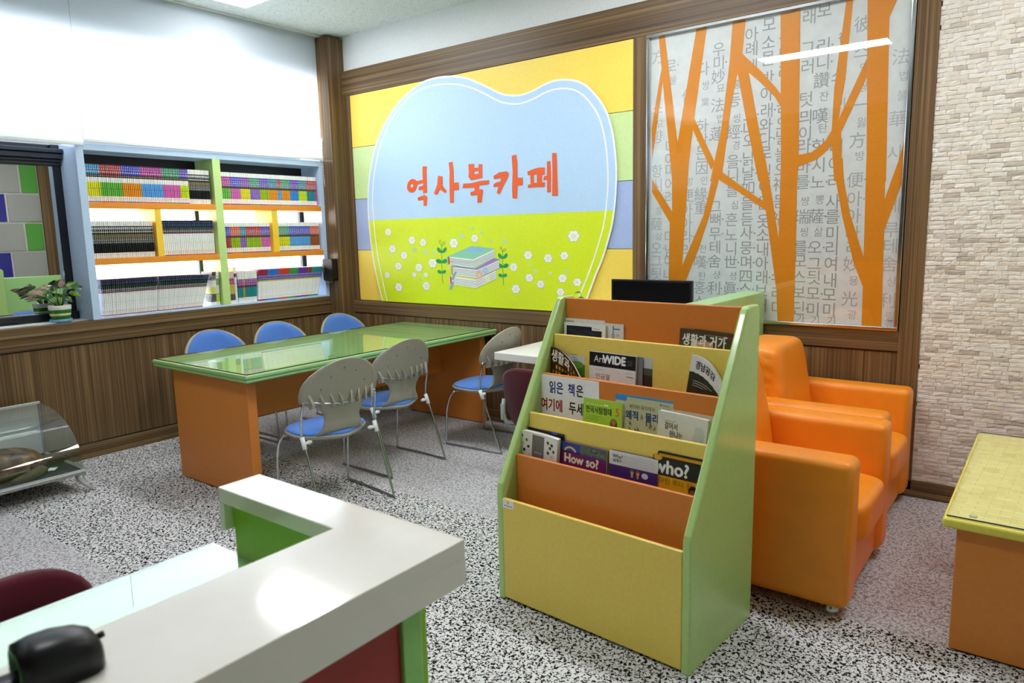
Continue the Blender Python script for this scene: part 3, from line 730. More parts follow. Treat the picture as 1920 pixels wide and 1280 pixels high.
# ---------------------------------------------------------------- painted mural on the back wall
M_YEL, M_GRN, M_BLU = plain('#ffdc5c', 0.45), plain('#cfe7a0', 0.45), plain('#a9bbe6', 0.45)
M_SKY, M_LIME, M_WHITE = plain('#b9d6f6', 0.42), plain('#d8ea1d', 0.42), plain('#f7f5f0', 0.45)
def mural():
    t = thing('wall_mural', 'big wall mural with orange brush lettering on a blue and lime apple-shaped board', 'mural', (1.66, 0.0, 0.933))
    ox, oz = 1.66, 0.933
    P = lambda d: (lambda a, b, h=0.0: (a - ox, d - h, b - oz))
    zs = (0.934, 1.393, 1.853, 2.309, 2.765)
    cl = (M_YEL, M_BLU, M_GRN, M_YEL)
    nm = ('yellow', 'lavender blue', 'pale green', 'yellow')
    XS = (0.247, 3.082)
    for k in range(4):
        m = MB()
        m.prism([(XS[0] + 0.002, zs[k] + 0.002), (XS[1] - 0.002, zs[k] + 0.002), (XS[1] - 0.002, zs[k + 1] - 0.002), (XS[0] + 0.002, zs[k + 1] - 0.002)], 0, 0.012, cl[k], P(0.006))
        m.build('stripe_board', t, bevel=0.003, label=nm[k] + ' striped backing board')
    z_split = 1.658
    out = [(x, max(z, 0.935)) for x, z in OUTER]
    inn = [(x, max(z, 0.935)) for x, z in INNER]
    def clip(poly, above):
        r = []
        n = len(poly)
        for i in range(n):
            a, b = poly[i], poly[(i + 1) % n]
            ia, ib = (a[1] >= z_split) == above, (b[1] >= z_split) == above
            if ia: r.append(a)
            if ia != ib:
                q = (z_split - a[1]) / (b[1] - a[1])
                r.append((a[0] + (b[0] - a[0]) * q, z_split))
        return r
    def smooth(p, n=3):
        r = []
        for i in range(len(p) - 1):
            p0, p1, p2, p3 = p[max(i - 1, 0)], p[i], p[i + 1], p[min(i + 2, len(p) - 1)]
            for k in range(n):
                u = k / n
                r.append(tuple(0.5 * (2 * p1[c] + (p2[c] - p0[c]) * u + (2 * p0[c] - 5 * p1[c] + 4 * p2[c] - p3[c]) * u * u + (3 * p1[c] - p0[c] - 3 * p2[c] + p3[c]) * u ** 3) for c in (0, 1)))
        return r + [p[-1]]
    so, si = smooth(out), smooth(inn)
    so = [(x, min(max(z, 0.935), 2.763)) for x, z in so]
    MB().prism(clip(so, True), 0, 0.014, M_SKY, P(-0.006)).build('sky_board', t)
    MB().prism(clip(so, False), 0, 0.014, M_LIME, P(-0.006)).build('meadow_board', t)
    def ribbon(line, wd, d, mat):
        m = MB(); n = len(line); vs = []
        for i in range(n):
            a, b = line[max(i - 1, 0)], line[min(i + 1, n - 1)]
            dx, dz = b[0] - a[0], b[1] - a[1]
            l = math.hypot(dx, dz) or 1
            nx, nz = -dz / l * wd / 2, dx / l * wd / 2
            vs += [(line[i][0] + nx - ox, d, line[i][1] + nz - oz), (line[i][0] - nx - ox, d, line[i][1] - nz - oz)]
        m.add(vs, [(2 * i, 2 * i + 1, 2 * i + 3, 2 * i + 2) for i in range(n - 1)], mat)
        return m
    ribbon(so, 0.014, -0.0205, M_WHITE).build('outer_white_edge', t)
    ribbon(si, 0.011, -0.0206, M_WHITE).build('inner_white_line', t)
    red = plain('#e85c1c', 0.4)
    for k, (i, j) in enumerate(((0, 2), (2, 4), (4, 6), (6, 8), (8, 11))):
        m = MB()
        for g in LETTERS[i:j]:
            m.prism(g[0], 0, 0.003, red, P(-0.0202), g[1:])
        m.build('letter', t)
    fw, fc, fo = M_WHITE, plain('#ebe9d4', 0.5), plain('#9a9eb4', 0.5)
    for k, (x, z, r) in enumerate(FLOWERS):
        m = MB()
        for sc, mt, d in ((1.06, fo, -0.0204), (0.99, fw, -0.0208), (0.5, fc, -0.0212)):
            ring = []
            for q in range(36):
                a = 2 * math.pi * q / 36
                rr = r * sc * (0.76 + 0.26 * abs(math.cos(3 * a)) ** 0.7)
                ring.append((x + rr * math.cos(a), z + rr * 0.86 * math.sin(a)))
            m.flat(ring, mt, P(d))
        m.build('painted_flower', t)
    m = MB(); dt = plain('#c3dca0', 0.5)
    for x, z, r in DOTS:
        m.flat([(x + r * math.cos(a * 0.4488), z + 0.85 * r * math.sin(a * 0.4488)) for a in range(14)], dt, P(-0.0203))
    m.build('pale_dots', t)
    gcol = plain('#139a52', 0.45); gl = plain('#4f9a3a', 0.45)
    for s in range(2):
        m = ribbon(STEMS[s], 0.006, -0.0205, gl)
        for c in CURLS[2 * s:2 * s + 2]:
            q = ribbon(c, 0.005, -0.0206, gl); m.add(q.v, q.f, gl)
        for lf in LEAVES[6 * s:6 * s + 6]: m.flat(lf, gcol, P(-0.0210))
        m.build('painted_sprout', t)
    pal = {'teal': '#8fcfb4', 'sky': '#8fbcea', 'purple': '#a47fc6', 'page': '#fbfbf6', 'red': '#c9453c', 'yellow': '#efe48a', 'cream': '#e3dcb0', 'ribbon': '#7f9fe0'}
    m = MB(); d = -0.0205
    for k, poly in BOOKART:
        d -= 0.00012
        m.flat(poly, plain(pal[k], 0.5), P(d))
    for l in PAGELINES:
        q = ribbon(l, 0.004, d - 0.0002, fo); m.add(q.v, q.f, plain('#9a9ab8', 0.5))
    for i, (k, x, z, r) in enumerate(ARTFLOWERS):
        mt = plain({'pink': '#eeb6a4', 'bluef': '#9fd0ef', 'palef': '#eff0c0'}[k], 0.5)
        for q in range(6):
            a = q * math.pi / 3 + 0.3
            cx, cz = x + r * 1.2 * math.cos(a), z + r * 1.2 * math.sin(a)
            m.flat([(cx + r * 0.62 * math.cos(b * 0.6283), cz + r * 0.62 * math.sin(b * 0.6283)) for b in range(10)], mt, P(d - 0.0006 - 0.0001 * i))
        m.flat([(x + r * 0.6 * math.cos(b * 0.6283), z + r * 0.6 * math.sin(b * 0.6283)) for b in range(10)], plain('#f2e58a', 0.5), P(d - 0.0012))
    m.build('painted_book_stack', t)
mural()

# ---------------------------------------------------------------- glazed calligraphy board
COLS = [  # x, scale of grey (0 dark..1 pale), [(z, text, small)]
 (3.255, .7, [(2.62, '方', 0), (2.3, '스', 0), (2.2, '묘', 1), (2.12, '향', 0), (1.90, '항', 0), (1.81, '시', 0), (1.64, '홍', 1), (1.555, '薩', 0), (1.475, '삶', 1), (1.395, '오', 0), (1.31, '그', 0), (1.225, '딋', 0), (1.13, '며', 0)]),
 (3.345, .6, [(2.55, '로', 0), (2.46, '불', 1), (2.05, '미', 0), (1.97, '여', 0), (1.90, '미', 0), (1.81, '어', 0), (1.725, '려', 0), (1.47, '미', 0), (1.38, '님', 0), (1.31, '여', 0), (1.22, '나', 0)]),
 (3.468, .6, [(2.35, '佛', 0), (2.26, '스', 0), (2.18, '시', 0), (1.82, '방', 1), (1.73, '便', 0), (1.64, '아', 0), (1.555, '아', 0), (1.47, '라', 0), (1.38, '리', 0)]),
 (3.563, .45, [(2.5, '다', 0), (2.4, '쌍', 1), (2.3, '業', 1), (2.158, '하', 0), (2.07, '닷', 0), (1.99, '든', 0), (1.90, '因', 0), (1.82, '인', 1), (1.735, '緣', 0), (1.65, '重', 0), (1.39, '전', 1), (1.305, '嘆', 0), (1.215, '탄', 1), (1.14, '홍', 0), (1.05, '스', 0)]),
 (3.66, .35, [(2.60, '우', 0), (2.52, '미', 0), (2.44, '妙', 0), (2.37, '묘', 1), (2.27, '法', 0), (2.19, '법', 1), (2.10, '蓮', 0), (1.655, '그', 0), (1.575, '뼈', 0), (1.485, '무', 0), (1.40, '테', 0), (1.31, '舍', 0), (1.225, '샹', 1), (1.14, '利', 0), (1.05, '링', 1)]),
 (3.765, .3, [(2.38, '홍', 1), (2.29, '등', 0), (2.18, '씽', 1), (2.10, '經', 0), (2.02, '경', 1), (1.923, '을', 0), (1.84, '니', 0), (1.75, '를', 0), (1.66, '심', 1), (1.57, '흔', 0), (1.475, '노', 0), (1.39, '니', 0), (1.305, '世', 0), (1.22, '셩', 1), (1.14, '眞', 0), (1.05, '진', 1)]),
 (3.862, .22, [(2.65, '아', 0), (2.57, '례', 0), (2.47, '게', 0), (2.19, '그', 0), (2.11, '나', 0), (2.04, '오', 0), (1.933, '낡', 0), (1.845, '날', 0), (1.76, '如', 0), (1.665, '믈', 0), (1.57, '듣', 0), (1.485, '사', 0), (1.395, '뭉', 0), (1.305, '며', 0), (1.22, '四', 0), (1.14, '스', 0), (1.05, '홍', 1)]),
 (3.962, .15, [(2.69, '모', 0), (2.59, '소', 0), (2.50, '몰', 0), (2.39, '반', 0), (2.30, '아', 0), (2.205, '래', 0), (2.12, '와', 0), (2.04, '다', 0), (1.96, '로', 0), (1.85, '일', 0), (1.76, '이', 0), (1.665, '올', 0), (1.555, '옷', 0), (1.47, '소', 0), (1.385, '내', 0), (1.30, '아', 0), (1.215, '래', 0), (1.13, '브', 0), (1.04, '터', 0)]),
 (4.059, .25, [(2.60, '원', 0), (2.51, '민', 0), (2.41, '러', 0), (2.22, '금', 0), (2.12, '오', 0), (2.04, '날', 0), (1.94, '눌', 0), (1.855, '오', 0), (1.77, '祥', 0), (1.67, '믐', 0), (1.57, '福', 0), (1.23, '스', 0), (1.12, '러', 0), (1.03, '디', 0)]),
 (4.186, .25, [(2.69, '래', 0), (2.52, '그', 0), (2.42, '러', 0), (2.24, '텃', 0), (2.14, '믜', 0), (2.05, '이', 0), (1.98, '라', 0), (1.865, '바', 0), (1.775, '를', 0), (1.665, '썅', 1), (1.575, '瑞', 0), (1.485, '씽', 1), (1.395, '를', 0), (1.315, '모', 0), (1.22, '스', 0), (1.13, '보', 0), (1.035, '딘', 0), (0.972, '가', 1)]),
 (4.268, .2, [(2.71, '보', 0), (2.52, '리', 0), (2.43, '니', 0), (2.335, '讚', 0), (2.245, '잔', 1), (2.14, '嘆', 0), (2.07, '탄', 1), (1.97, '향', 0), (1.865, '시', 0), (1.77, '노', 0), (1.67, '뽕', 1), (1.575, '薩', 0), (1.485, '삶', 1), (1.395, '오', 0), (1.30, '그', 0), (1.22, '딋', 0), (1.125, '모', 0), (1.03, '미', 0), (0.968, '기', 1)]),
 (4.358, .2, [(2.55, '祥', 1), (2.35, '스', 0), (2.2, '미', 1), (1.96, '미', 0), (1.865, '여', 0), (1.77, '려', 0), (1.655, '사', 0), (1.57, '를', 0), (1.475, '미', 0), (1.39, '리', 0), (1.30, '여', 0), (1.205, '내', 0), (1.12, '모', 0), (1.03, '미', 0), (0.968, '기', 1)]),
 (4.47, .5, [(2.6, '彼', 0), (2.46, '스', 0), (2.37, '명', 1), (2.27, '쌍', 1), (2.175, '一', 0), (2.08, '읧', 1), (1.985, '方', 0), (1.90, '방', 1), (1.77, '便', 0), (1.665, '아', 0), (1.57, '아', 0), (1.475, '라', 0), (1.39, '리', 0), (1.30, '妙', 0), (1.205, '묭', 1), (1.10, '光', 0), (1.01, '광', 1)]),
 (4.665, .75, [(2.4, '法', 0), (2.3, '법', 1), (2.2, '불', 1), (2.08, '華', 0), (1.9, '사', 0), (1.62, '테', 0), (1.49, '루', 0), (1.40, '테', 0), (1.30, '舍', 0), (1.205, '샹', 1), (1.10, '利', 0), (1.01, '링', 1), (0.968, '弗', 1)]),
]
def board():
    X0, X1, Z0, Z1 = 3.188, 4.732, 0.932, 2.762
    ox, oz = (X0 + X1) / 2, Z0
    t = thing('calligraphy_board', 'glazed grey board of old script columns behind orange tree silhouettes, in a metal frame', 'framed board', (ox, 0, Z0))
    P = lambda d: (lambda a, b, h=0.0: (a - ox, d - h, b - oz))
    f = 0.022
    m = MB()
    for a, b, c, d in ((X0, X1, Z0, Z0 + f), (X0, X1, Z1 - f, Z1), (X0, X0 + f, Z0 + f, Z1 - f), (X1 - f, X1, Z0 + f, Z1 - f)):
        m.box(a - ox, b - ox, -0.030, 0.012, c - oz, d - oz, CHROME)
    m.build('metal_frame', t, bevel=0.004)
    bg = plain('#e9ecef', 0.5, 0, 0.4, 0, 0.05, 0, 18)
    MB().box(X0 + f - ox, X1 - f - ox, -0.004, 0.004, Z0 + f - oz, Z1 - f - oz, bg).build('printed_backing', t)
    for x, pale, items in COLS:
        g0, g1 = lin('#8a8d96'), lin('#c9cdd2')
        hx = '#%02x%02x%02x' % tuple(int(a + (b - a) * pale) for a, b in ((0x96, 0xd2), (0x99, 0xd5), (0xa1, 0xda)))
        mt = plain(hx, 0.6)
        m = MB()
        for z, s, small in items:
            sz = 0.058 if small else 0.092
            xx = x + (0.018 if small else 0)
            m.text(s, sz, mt, P(-0.0046), xx - 0.0, z - sz * 0.36, 1.0, True)
            if not small and (hash(round(z * 1000)) % 3 == 0):
                m.flat([(xx + 0.052 + 0.006 * math.cos(q), z + 0.006 * math.sin(q)) for q in (0, 1.05, 2.1, 3.14, 4.2, 5.24)], mt, P(-0.0046))
        m.build('script_column', t)
    orange = plain('#ee9408', 0.45)
    lo, hi, zl, zh = X0 + f, X1 - f, Z0 + f, Z1 - f
    for name, sel in (('painted_tree', range(0, 9)), ('painted_tree', range(9, 15)), ('painted_tree', range(15, 22))):
        m = MB()
        for k, i in enumerate(sel):
            poly = [(min(max(x, lo), hi), min(max(z, zl), zh)) for x, z in TREES[i]]
            m.flat(poly, orange, P(-0.0055 - 0.00006 * k))
        m.build(name, t)
    MB().box(X0 + f - ox, X1 - f - ox, -0.0205, -0.0200, Z0 + f - oz, Z1 - f - oz, GLASS_BOARD).build('glass_sheet', t)
board()

# ---------------------------------------------------------------- bookshelf in the window recess
SY0, SY1, SXB = -2.245, -0.168, -0.25
SZ0, SZ1 = 0.974, 2.168
def bookshelf():
    t = thing('bookshelf', 'pale blue and green built-in bookshelf with orange shelves in the window recess', 'bookshelf', (0.0, -1.2, SZ0))
    O = lambda y: y + 1.2
    def bx(name, x0, x1, y0, y1, z0, z1, mat, bv=0.002):
        return MB().box(x0, x1, O(y0), O(y1), z0 - SZ0, z1 - SZ0, mat).build(name, t, bevel=bv)
    bx('side_panel', SXB, 0.014, SY0, SY0 + 0.052, SZ0, 2.20, PALE_BLUE)
    bx('side_panel', SXB, 0.014, SY1 - 0.04, SY1, SZ0, 2.20, PALE_BLUE)
    bx('top_panel', SXB, 0.014, SY0 + 0.052, SY1 - 0.04, 2.15, 2.20, PALE_BLUE)
    bx('bottom_panel', SXB, 0.016, SY0 + 0.052, SY1 - 0.04, SZ0, 0.99, PALE_BLUE)
    bx('centre_upright', SXB, 0.014, -1.244, -1.178, 0.99, 2.15, PALE_GREEN)
    for a, b in ((SY0 + 0.052, -1.244), (-1.178, SY1 - 0.04)):
        bx('shelf', SXB, 0.012, a, b, 1.754, 1.798, SHELF_ORANGE)
        bx('shelf', SXB, 0.012, a, b, 1.357, 1.403, SHELF_ORANGE)
    bx('divider', SXB, 0.010, -1.737, -1.689, 1.403, 1.754, SHELF_YELLOW)
    bx('divider', SXB, 0.010, -0.731, -0.673, 1.403, 1.754, SHELF_YELLOW)
bookshelf()

def spine(name, bands, specks=()):
    """bands: [(top fraction, colour)] from the bottom up; specks: [(lo, hi, colour)] rows of tiny print"""
    m, nt, b, out = newmat('book_cover_' + name)
    tc = N(nt, 'ShaderNodeTexCoord')
    sp = N(nt, 'ShaderNodeSeparateXYZ')
    nt.links.new(tc.outputs['Generated'], sp.inputs[0])
    rp = N(nt, 'ShaderNodeValToRGB')
    cr = rp.color_ramp; cr.interpolation = 'CONSTANT'
    cr.elements[0].position = 0.0; cr.elements[0].color = lin(bands[0][1])
    cr.elements[1].position = bands[0][0]; cr.elements[1].color = lin(bands[1][1])
    for i in range(1, len(bands) - 1):
        e = cr.elements.new(bands[i][0]); e.color = lin(bands[i + 1][1])
    nt.links.new(sp.outputs['Z'], rp.inputs['Fac'])
    cur = rp.outputs['Color']
    for lo, hi, colr in specks:
        thr = 0.54 if colr in ('#ffffff', '#e8e8e8', '#d8d8e8') and name.startswith(('black', 'white_black')) else 0.59
        n = N(nt, 'ShaderNodeTexNoise', Scale=170.0, Detail=2.0)
        nt.links.new(tc.outputs['Object'], n.inputs['Vector'])
        g = N(nt, 'ShaderNodeMath', operation='GREATER_THAN'); g.inputs[1].default_value = thr
        nt.links.new(n.outputs['Fac'], g.inputs[0])
        a = N(nt, 'ShaderNodeMath', operation='GREATER_THAN'); a.inputs[1].default_value = lo
        c = N(nt, 'ShaderNodeMath', operation='LESS_THAN'); c.inputs[1].default_value = hi
        nt.links.new(sp.outputs['Z'], a.inputs[0]); nt.links.new(sp.outputs['Z'], c.inputs[0])
        m1 = N(nt, 'ShaderNodeMath', operation='MULTIPLY'); m2 = N(nt, 'ShaderNodeMath', operation='MULTIPLY')
        nt.links.new(a.outputs[0], m1.inputs[0]); nt.links.new(c.outputs[0], m1.inputs[1])
        nt.links.new(m1.outputs[0], m2.inputs[0]); nt.links.new(g.outputs[0], m2.inputs[1])
        mx = N(nt, 'ShaderNodeMixRGB'); nt.links.new(m2.outputs[0], mx.inputs[0])
        nt.links.new(cur, mx.inputs[1]); mx.inputs[2].default_value = lin(colr)
        cur = mx.outputs[0]
    nt.links.new(cur, b.inputs['Base Color'])
    b.inputs['Roughness'].default_value = 0.4
    return m
WH = '#f4f4f2'
PK = {'yellow': '#e8e322', 'green': '#6cc047', 'orange': '#ef9a1e', 'sky': '#62aef0', 'pink': '#e070c0', 'lime': '#d2e61c', 'violet': '#9a6fd0', 'teal': '#1c8f9e',
      'azure': '#3b8fe0', 'magenta': '#d6409a', 'crimson': '#c33c5c', 'olive': '#a4c21c', 'brown': '#a2542a'}
UP = {'cyan': '#2b8fc0', 'red': '#b31f34', 'blue': '#3a3fc0', 'magenta': '#b01a90', 'green': '#1f8f6a', 'violet': '#5a38b4', 'teal': '#1f7f9a', 'orange': '#d8552a', 'purple': '#7a2fa8'}
def colour_spine(up, lo, cap=False):
    if cap:      # white cap, upper colour, pictures, lower colour, white foot
        return spine('%s_over_%s_white_cap' % (up, lo), [(0.03, UP[up]), (0.17, WH), (0.50, PK[lo]), (0.56, '#5a4a3a'), (0.73, UP[up]), (0.86, UP[up]), (1.0, WH)],
                     [(0.57, 0.82, '#ffffff'), (0.2, 0.48, '#3c4a3a'), (0.06, 0.14, '#d98c8c')])
    return spine('%s_over_%s' % (up, lo), [(0.025, UP[up]), (0.16, WH), (0.53, PK[lo]), (0.66, WH), (0.74, '#4a3a3a'), (1.0, UP[up])],
                 [(0.77, 0.97, '#ffffff'), (0.2, 0.5, '#4b5a30'), (0.06, 0.13, '#d98c8c'), (0.67, 0.73, '#e0c090')])
S_BLACKWHITE = spine('black_white_head', [(0.14, WH), (0.42, '#111114'), (0.55, '#1b1b20'), (0.64, '#8a7a54'), (0.86, '#16161a'), (1.0, WH)], [(0.67, 0.84, '#ffffff'), (0.40, 0.54, '#e8e8e8'), (0.05, 0.12, '#c99999')])
S_WHITEBLACK = spine('white_black_head', [(0.02, '#b03a3a'), (0.62, WH), (0.645, '#8a1f24'), (0.78, '#121214'), (0.81, '#1d5a2a'), (1.0, '#121214')], [(0.65, 0.76, '#d8d8e8'), (0.83, 0.97, '#7a86e8'), (0.03, 0.17, '#c88888'), (0.2, 0.6, '#d4d4d4')])
def slim(topc, name):
    return spine('white_' + name + '_head', [(0.04, UP.get(topc, topc)), (0.60, WH), (0.645, '#d8c840'), (0.80, '#4a3fa8'), (0.86, UP.get(topc, topc)), (1.0, UP.get(topc, topc))],
                 [(0.66, 0.80, '#ffffff'), (0.08, 0.15, '#d98c8c'), (0.22, 0.58, '#d9dada')])
ORD = ('first', 'second', 'third', 'fourth', 'fifth', 'sixth', 'seventh', 'eighth', 'ninth', 'tenth', 'eleventh', 'twelfth', 'thirteenth', 'fourteenth', 'fifteenth',
       'sixteenth', 'seventeenth', 'eighteenth', 'nineteenth', 'twentieth', 'twenty-first', 'twenty-second', 'twenty-third', 'twenty-fourth', 'twenty-fifth', 'twenty-sixth',
       'twenty-seventh', 'twenty-eighth', 'twenty-ninth', 'thirtieth', 'thirty-first', 'thirty-second', 'thirty-third', 'thirty-fourth')
_BM = {}
def book_mesh(th, h, dp, mat):
    key = (round(th, 4), h, dp, mat.name)
    if key not in _BM:
        m = MB()
        c = th * 0.5
        # cover with a softly rounded spine, page block set back at head and fore edge
        prof = [(-dp, -c), (-0.006, -c), (-0.0015, -c * 0.6), (0.0, 0.0), (-0.0015, c * 0.6), (-0.006, c), (-dp, c)]
        m.prism(prof, 0.0, h, mat, lambda a, b, z: (a, b, z))
        m.box(-dp + 0.002, -0.006, -c * 0.8, c * 0.8, h - 0.0006, h + 0.0006, PAGE)
        _BM[key] = m.mesh('book')
    return _BM[key]
def book_row(runs, y0, y1, z, h, shelfname, group, xf=-0.012, dp=0.165, tilt=None, hj=0.003):
    """runs: [(count, description, material)], evenly filling y0..y1"""
    n = sum(r[0] for r in runs)
    step = (y1 - y0) / n
    rnd = random.Random(int(abs(y0 * 1000)) + int(z * 100))
    i = 0
    for cnt, desc, mat in runs:
        for k in range(cnt):
            me = book_mesh(step * 0.9, h, dp, mat)
            o = bpy.data.objects.new('book', me)
            COL.objects.link(o)
            y = y0 + step * (i + 0.5)
            a = tilt(i / n) if tilt else 0.0
            o.location = (xf - rnd.random() * 0.004, y, z + 0.0005 + abs(math.sin(a)) * step * 0.5)
            o.rotation_euler = (-a, 0, 0)
            where = (ORD[k] + ' of its run') if cnt > 1 else 'the only one'
            tag(o, '%s book, %s, %s' % (desc, where, shelfname), 'book', group)
            i += 1
A_, B_ = 'bay by the window', 'bay by the post'
cs = colour_spine
book_row([(7, 'cyan and yellow', cs('cyan', 'yellow')), (11, 'red and green', cs('red', 'green')), (10, 'blue and orange', cs('blue', 'orange')), (12, 'magenta and sky blue', cs('magenta', 'sky')),
          (10, 'green and pink', cs('green', 'pink')), (5, 'violet and lime', cs('violet', 'lime')), (13, 'black and white', S_BLACKWHITE)],
         -2.185, -1.262, 1.798, 0.262, 'top shelf, ' + A_, 'books on the top shelf by the window')
book_row([(31, 'black and white', S_BLACKWHITE)], -2.183, -1.748, 1.403, 0.262, 'middle shelf, ' + A_, 'books on the middle shelf by the window')
book_row([(28, 'white black-headed', S_WHITEBLACK)], -1.68, -1.262, 1.403, 0.268, 'middle shelf, ' + A_, 'books on the middle shelf by the window')
book_row([(5, 'magenta and green', cs('magenta', 'green', 1)), (5, 'blue and pink', cs('blue', 'pink', 1)), (5, 'purple and yellow', cs('purple', 'yellow', 1)), (5, 'green and violet', cs('green', 'violet', 1)),
          (5, 'violet and olive', cs('violet', 'olive', 1)), (5, 'teal and orange', cs('teal', 'orange', 1)), (2, 'red and sky blue', cs('red', 'sky', 1)), (5, 'teal and brown-orange', cs('green', 'orange', 1)),
          (5, 'violet and azure', cs('violet', 'azure', 1)), (5, 'teal and lime', cs('teal', 'lime', 1)), (5, 'red and teal', cs('red', 'teal', 1)), (1, 'red and magenta', cs('red', 'magenta', 1))],
         -1.17, -0.225, 1.798, 0.258, 'top shelf, ' + B_, 'books on the top shelf by the post')
book_row([(3, 'blue and crimson', cs('blue', 'crimson', 1)), (5, 'orange and olive', cs('orange', 'olive', 1)), (3, 'blue and violet', cs('teal', 'violet', 1)), (8, 'red and olive', cs('red', 'olive', 1)), (5, 'violet and pink', cs('violet', 'pink', 1))],
         -1.17, -0.742, 1.403, 0.25, 'middle shelf, ' + B_, 'books on the middle shelf by the post')
book_row([(6, 'green and yellow', cs('green', 'yellow', 1)), (11, 'blue and sky blue', cs('blue', 'sky', 1)), (5, 'orange and brown', cs('orange', 'brown', 1))],
         -0.665, -0.225, 1.403, 0.25, 'middle shelf, ' + B_, 'books on the middle shelf by the post')
book_row([(29, 'white black-headed', S_WHITEBLACK)], -2.165, -1.78, 0.99, 0.262, 'bottom shelf, window end', 'books on the bottom shelf by the window', tilt=lambda u: 0.03 + 0.09 * u)
book_row([(26, 'white black-headed', S_WHITEBLACK)], -1.76, -1.405, 0.99, 0.262, 'bottom shelf, leaning', 'books on the bottom shelf by the window', tilt=lambda u: 0.10 + 0.20 * u)
MIXA = spine('mixed_green', [(0.1, WH), (0.35, '#4a4a52'), (0.55, '#d8d84a'), (0.75, '#e8e8e8'), (1.0, '#3b3b40')], [(0.1, 0.9, '#d8d8d8')])
MIXB = spine('mixed_white', [(0.1, '#e8e8e8'), (0.35, '#c8d83a'), (0.6, '#e4e4ea'), (0.8, '#7ab84a'), (1.0, WH)], [(0.3, 0.9, '#6a6ab0')])
book_row([(3, 'dark grey and yellow', MIXA), (2, 'white and grass green', MIXB)], -1.335, -1.255, 0.99, 0.27, 'bottom shelf, ' + A_, 'books on the bottom shelf by the window', tilt=lambda u: 0.10 - 0.1 * u)
MIXC = spine('mixed_plum', [(0.1, WH), (0.3, '#3a3a44'), (0.6, '#c8b83a'), (0.8, '#a02a70'), (1.0, '#d8d0d4')], [(0.1, 0.9, '#e8d8d8')])
TALL = spine('tall_white', [(0.5, WH), (0.72, '#e6e4e4'), (0.82, '#8a1f5a'), (0.95, WH), (1.0, WH)], [(0.1, 0.6, '#c8c8c8')])
book_row([(3, 'plum and mustard', MIXC)], -1.165, -1.115, 0.99, 0.262, 'bottom shelf, ' + B_, 'books on the bottom shelf by the post')
book_row([(1, 'tall white', TALL)], -1.113, -1.09, 0.99, 0.30, 'bottom shelf, ' + B_, 'books on the bottom shelf by the post')
VT = spine('white_over_teal', [(0.16, WH), (0.48, '#1d8f92'), (0.52, '#4a3a3a'), (0.74, '#8a2a98'), (1.0, WH)], [(0.54, 0.74, '#ffffff'), (0.05, 0.14, '#d98c8c')])
VO = spine('white_over_orange', [(0.16, WH), (0.48, '#e8941c'), (0.52, '#4a3a3a'), (0.74, '#e06a2a'), (1.0, WH)], [(0.54, 0.74, '#ffffff'), (0.05, 0.14, '#d98c8c')])
book_row([(3, 'white-capped teal', VT), (1, 'white-capped orange', VO), (7, 'white-capped sea green', VT)], -1.085, -0.915, 0.99, 0.262, 'bottom shelf, ' + B_, 'books on the bottom shelf by the post', tilt=lambda u: 0.01 + 0.06 * u)
book_row([(5, 'white crimson-headed', slim('#a01f4a', 'crimson')), (6, 'white blue-headed', slim('#2f78d0', 'azure')), (6, 'white orange-headed', slim('#d0402a', 'orange')), (5, 'white green-headed', slim('#2f9a4a', 'grass')),
          (5, 'white purple-headed', slim('#6a2fa8', 'purple')), (3, 'white brown-headed', slim('#8a3f2a', 'brown')), (6, 'white teal-headed', slim('#1c8f98', 'teal'))],
         -0.905, -0.275, 0.99, 0.266, 'bottom shelf, ' + B_, 'books on the bottom shelf by the post', tilt=lambda u: 0.09 + 0.16 * u)

# ---------------------------------------------------------------- potted plant on the ledge
def leaf_mesh(m, base, d, up, L, W, mat, droop=0.25):
    d = Vector(d).normalized(); side = d.cross(Vector(up)).normalized(); n = side.cross(d)
    vs = []
    K = 7
    for i in range(K + 1):
        u = i / K
        w = W * math.sin(math.pi * min(1, u * 0.93 + 0.06)) ** 0.8 * (1 - 0.35 * u)
        c = Vector(base) + d * L * u - Vector((0, 0, 1)) * droop * L * u * u
        vs += [c - side * w + n * w * 0.25, c, c + side * w + n * w * 0.25]
    fs = []
    for i in range(K):
        a = 3 * i
        fs += [(a, a + 1, a + 4, a + 3), (a + 1, a + 2, a + 5, a + 4)]
    m.add(vs, fs, mat, True)
def striped_pot(name):
    m, nt, b, out = newmat(name)
    tc = N(nt, 'ShaderNodeTexCoord'); sp = N(nt, 'ShaderNodeSeparateXYZ')
    nt.links.new(tc.outputs['Generated'], sp.inputs[0])
    rp = N(nt, 'ShaderNodeValToRGB'); cr = rp.color_ramp; cr.interpolation = 'CONSTANT'
    st = [(0.0, '#c9cf4a'), (0.08, '#2f7a2c'), (0.33, '#b9c840'), (0.38, '#efece0'), (0.45, '#b9c840'), (0.5, '#2f7a2c'), (0.72, '#f1eee4')]
    cr.elements[0].position = 0.0; cr.elements[0].color = lin(st[0][1])
    cr.elements[1].position = st[1][0]; cr.elements[1].color = lin(st[1][1])
    for p, c in st[2:]:
        e = cr.elements.new(p); e.color = lin(c)
    nt.links.new(sp.outputs['Z'], rp.inputs['Fac']); nt.links.new(rp.outputs[0], b.inputs['Base Color'])
    b.inputs['Roughness'].default_value = 0.25
    return m
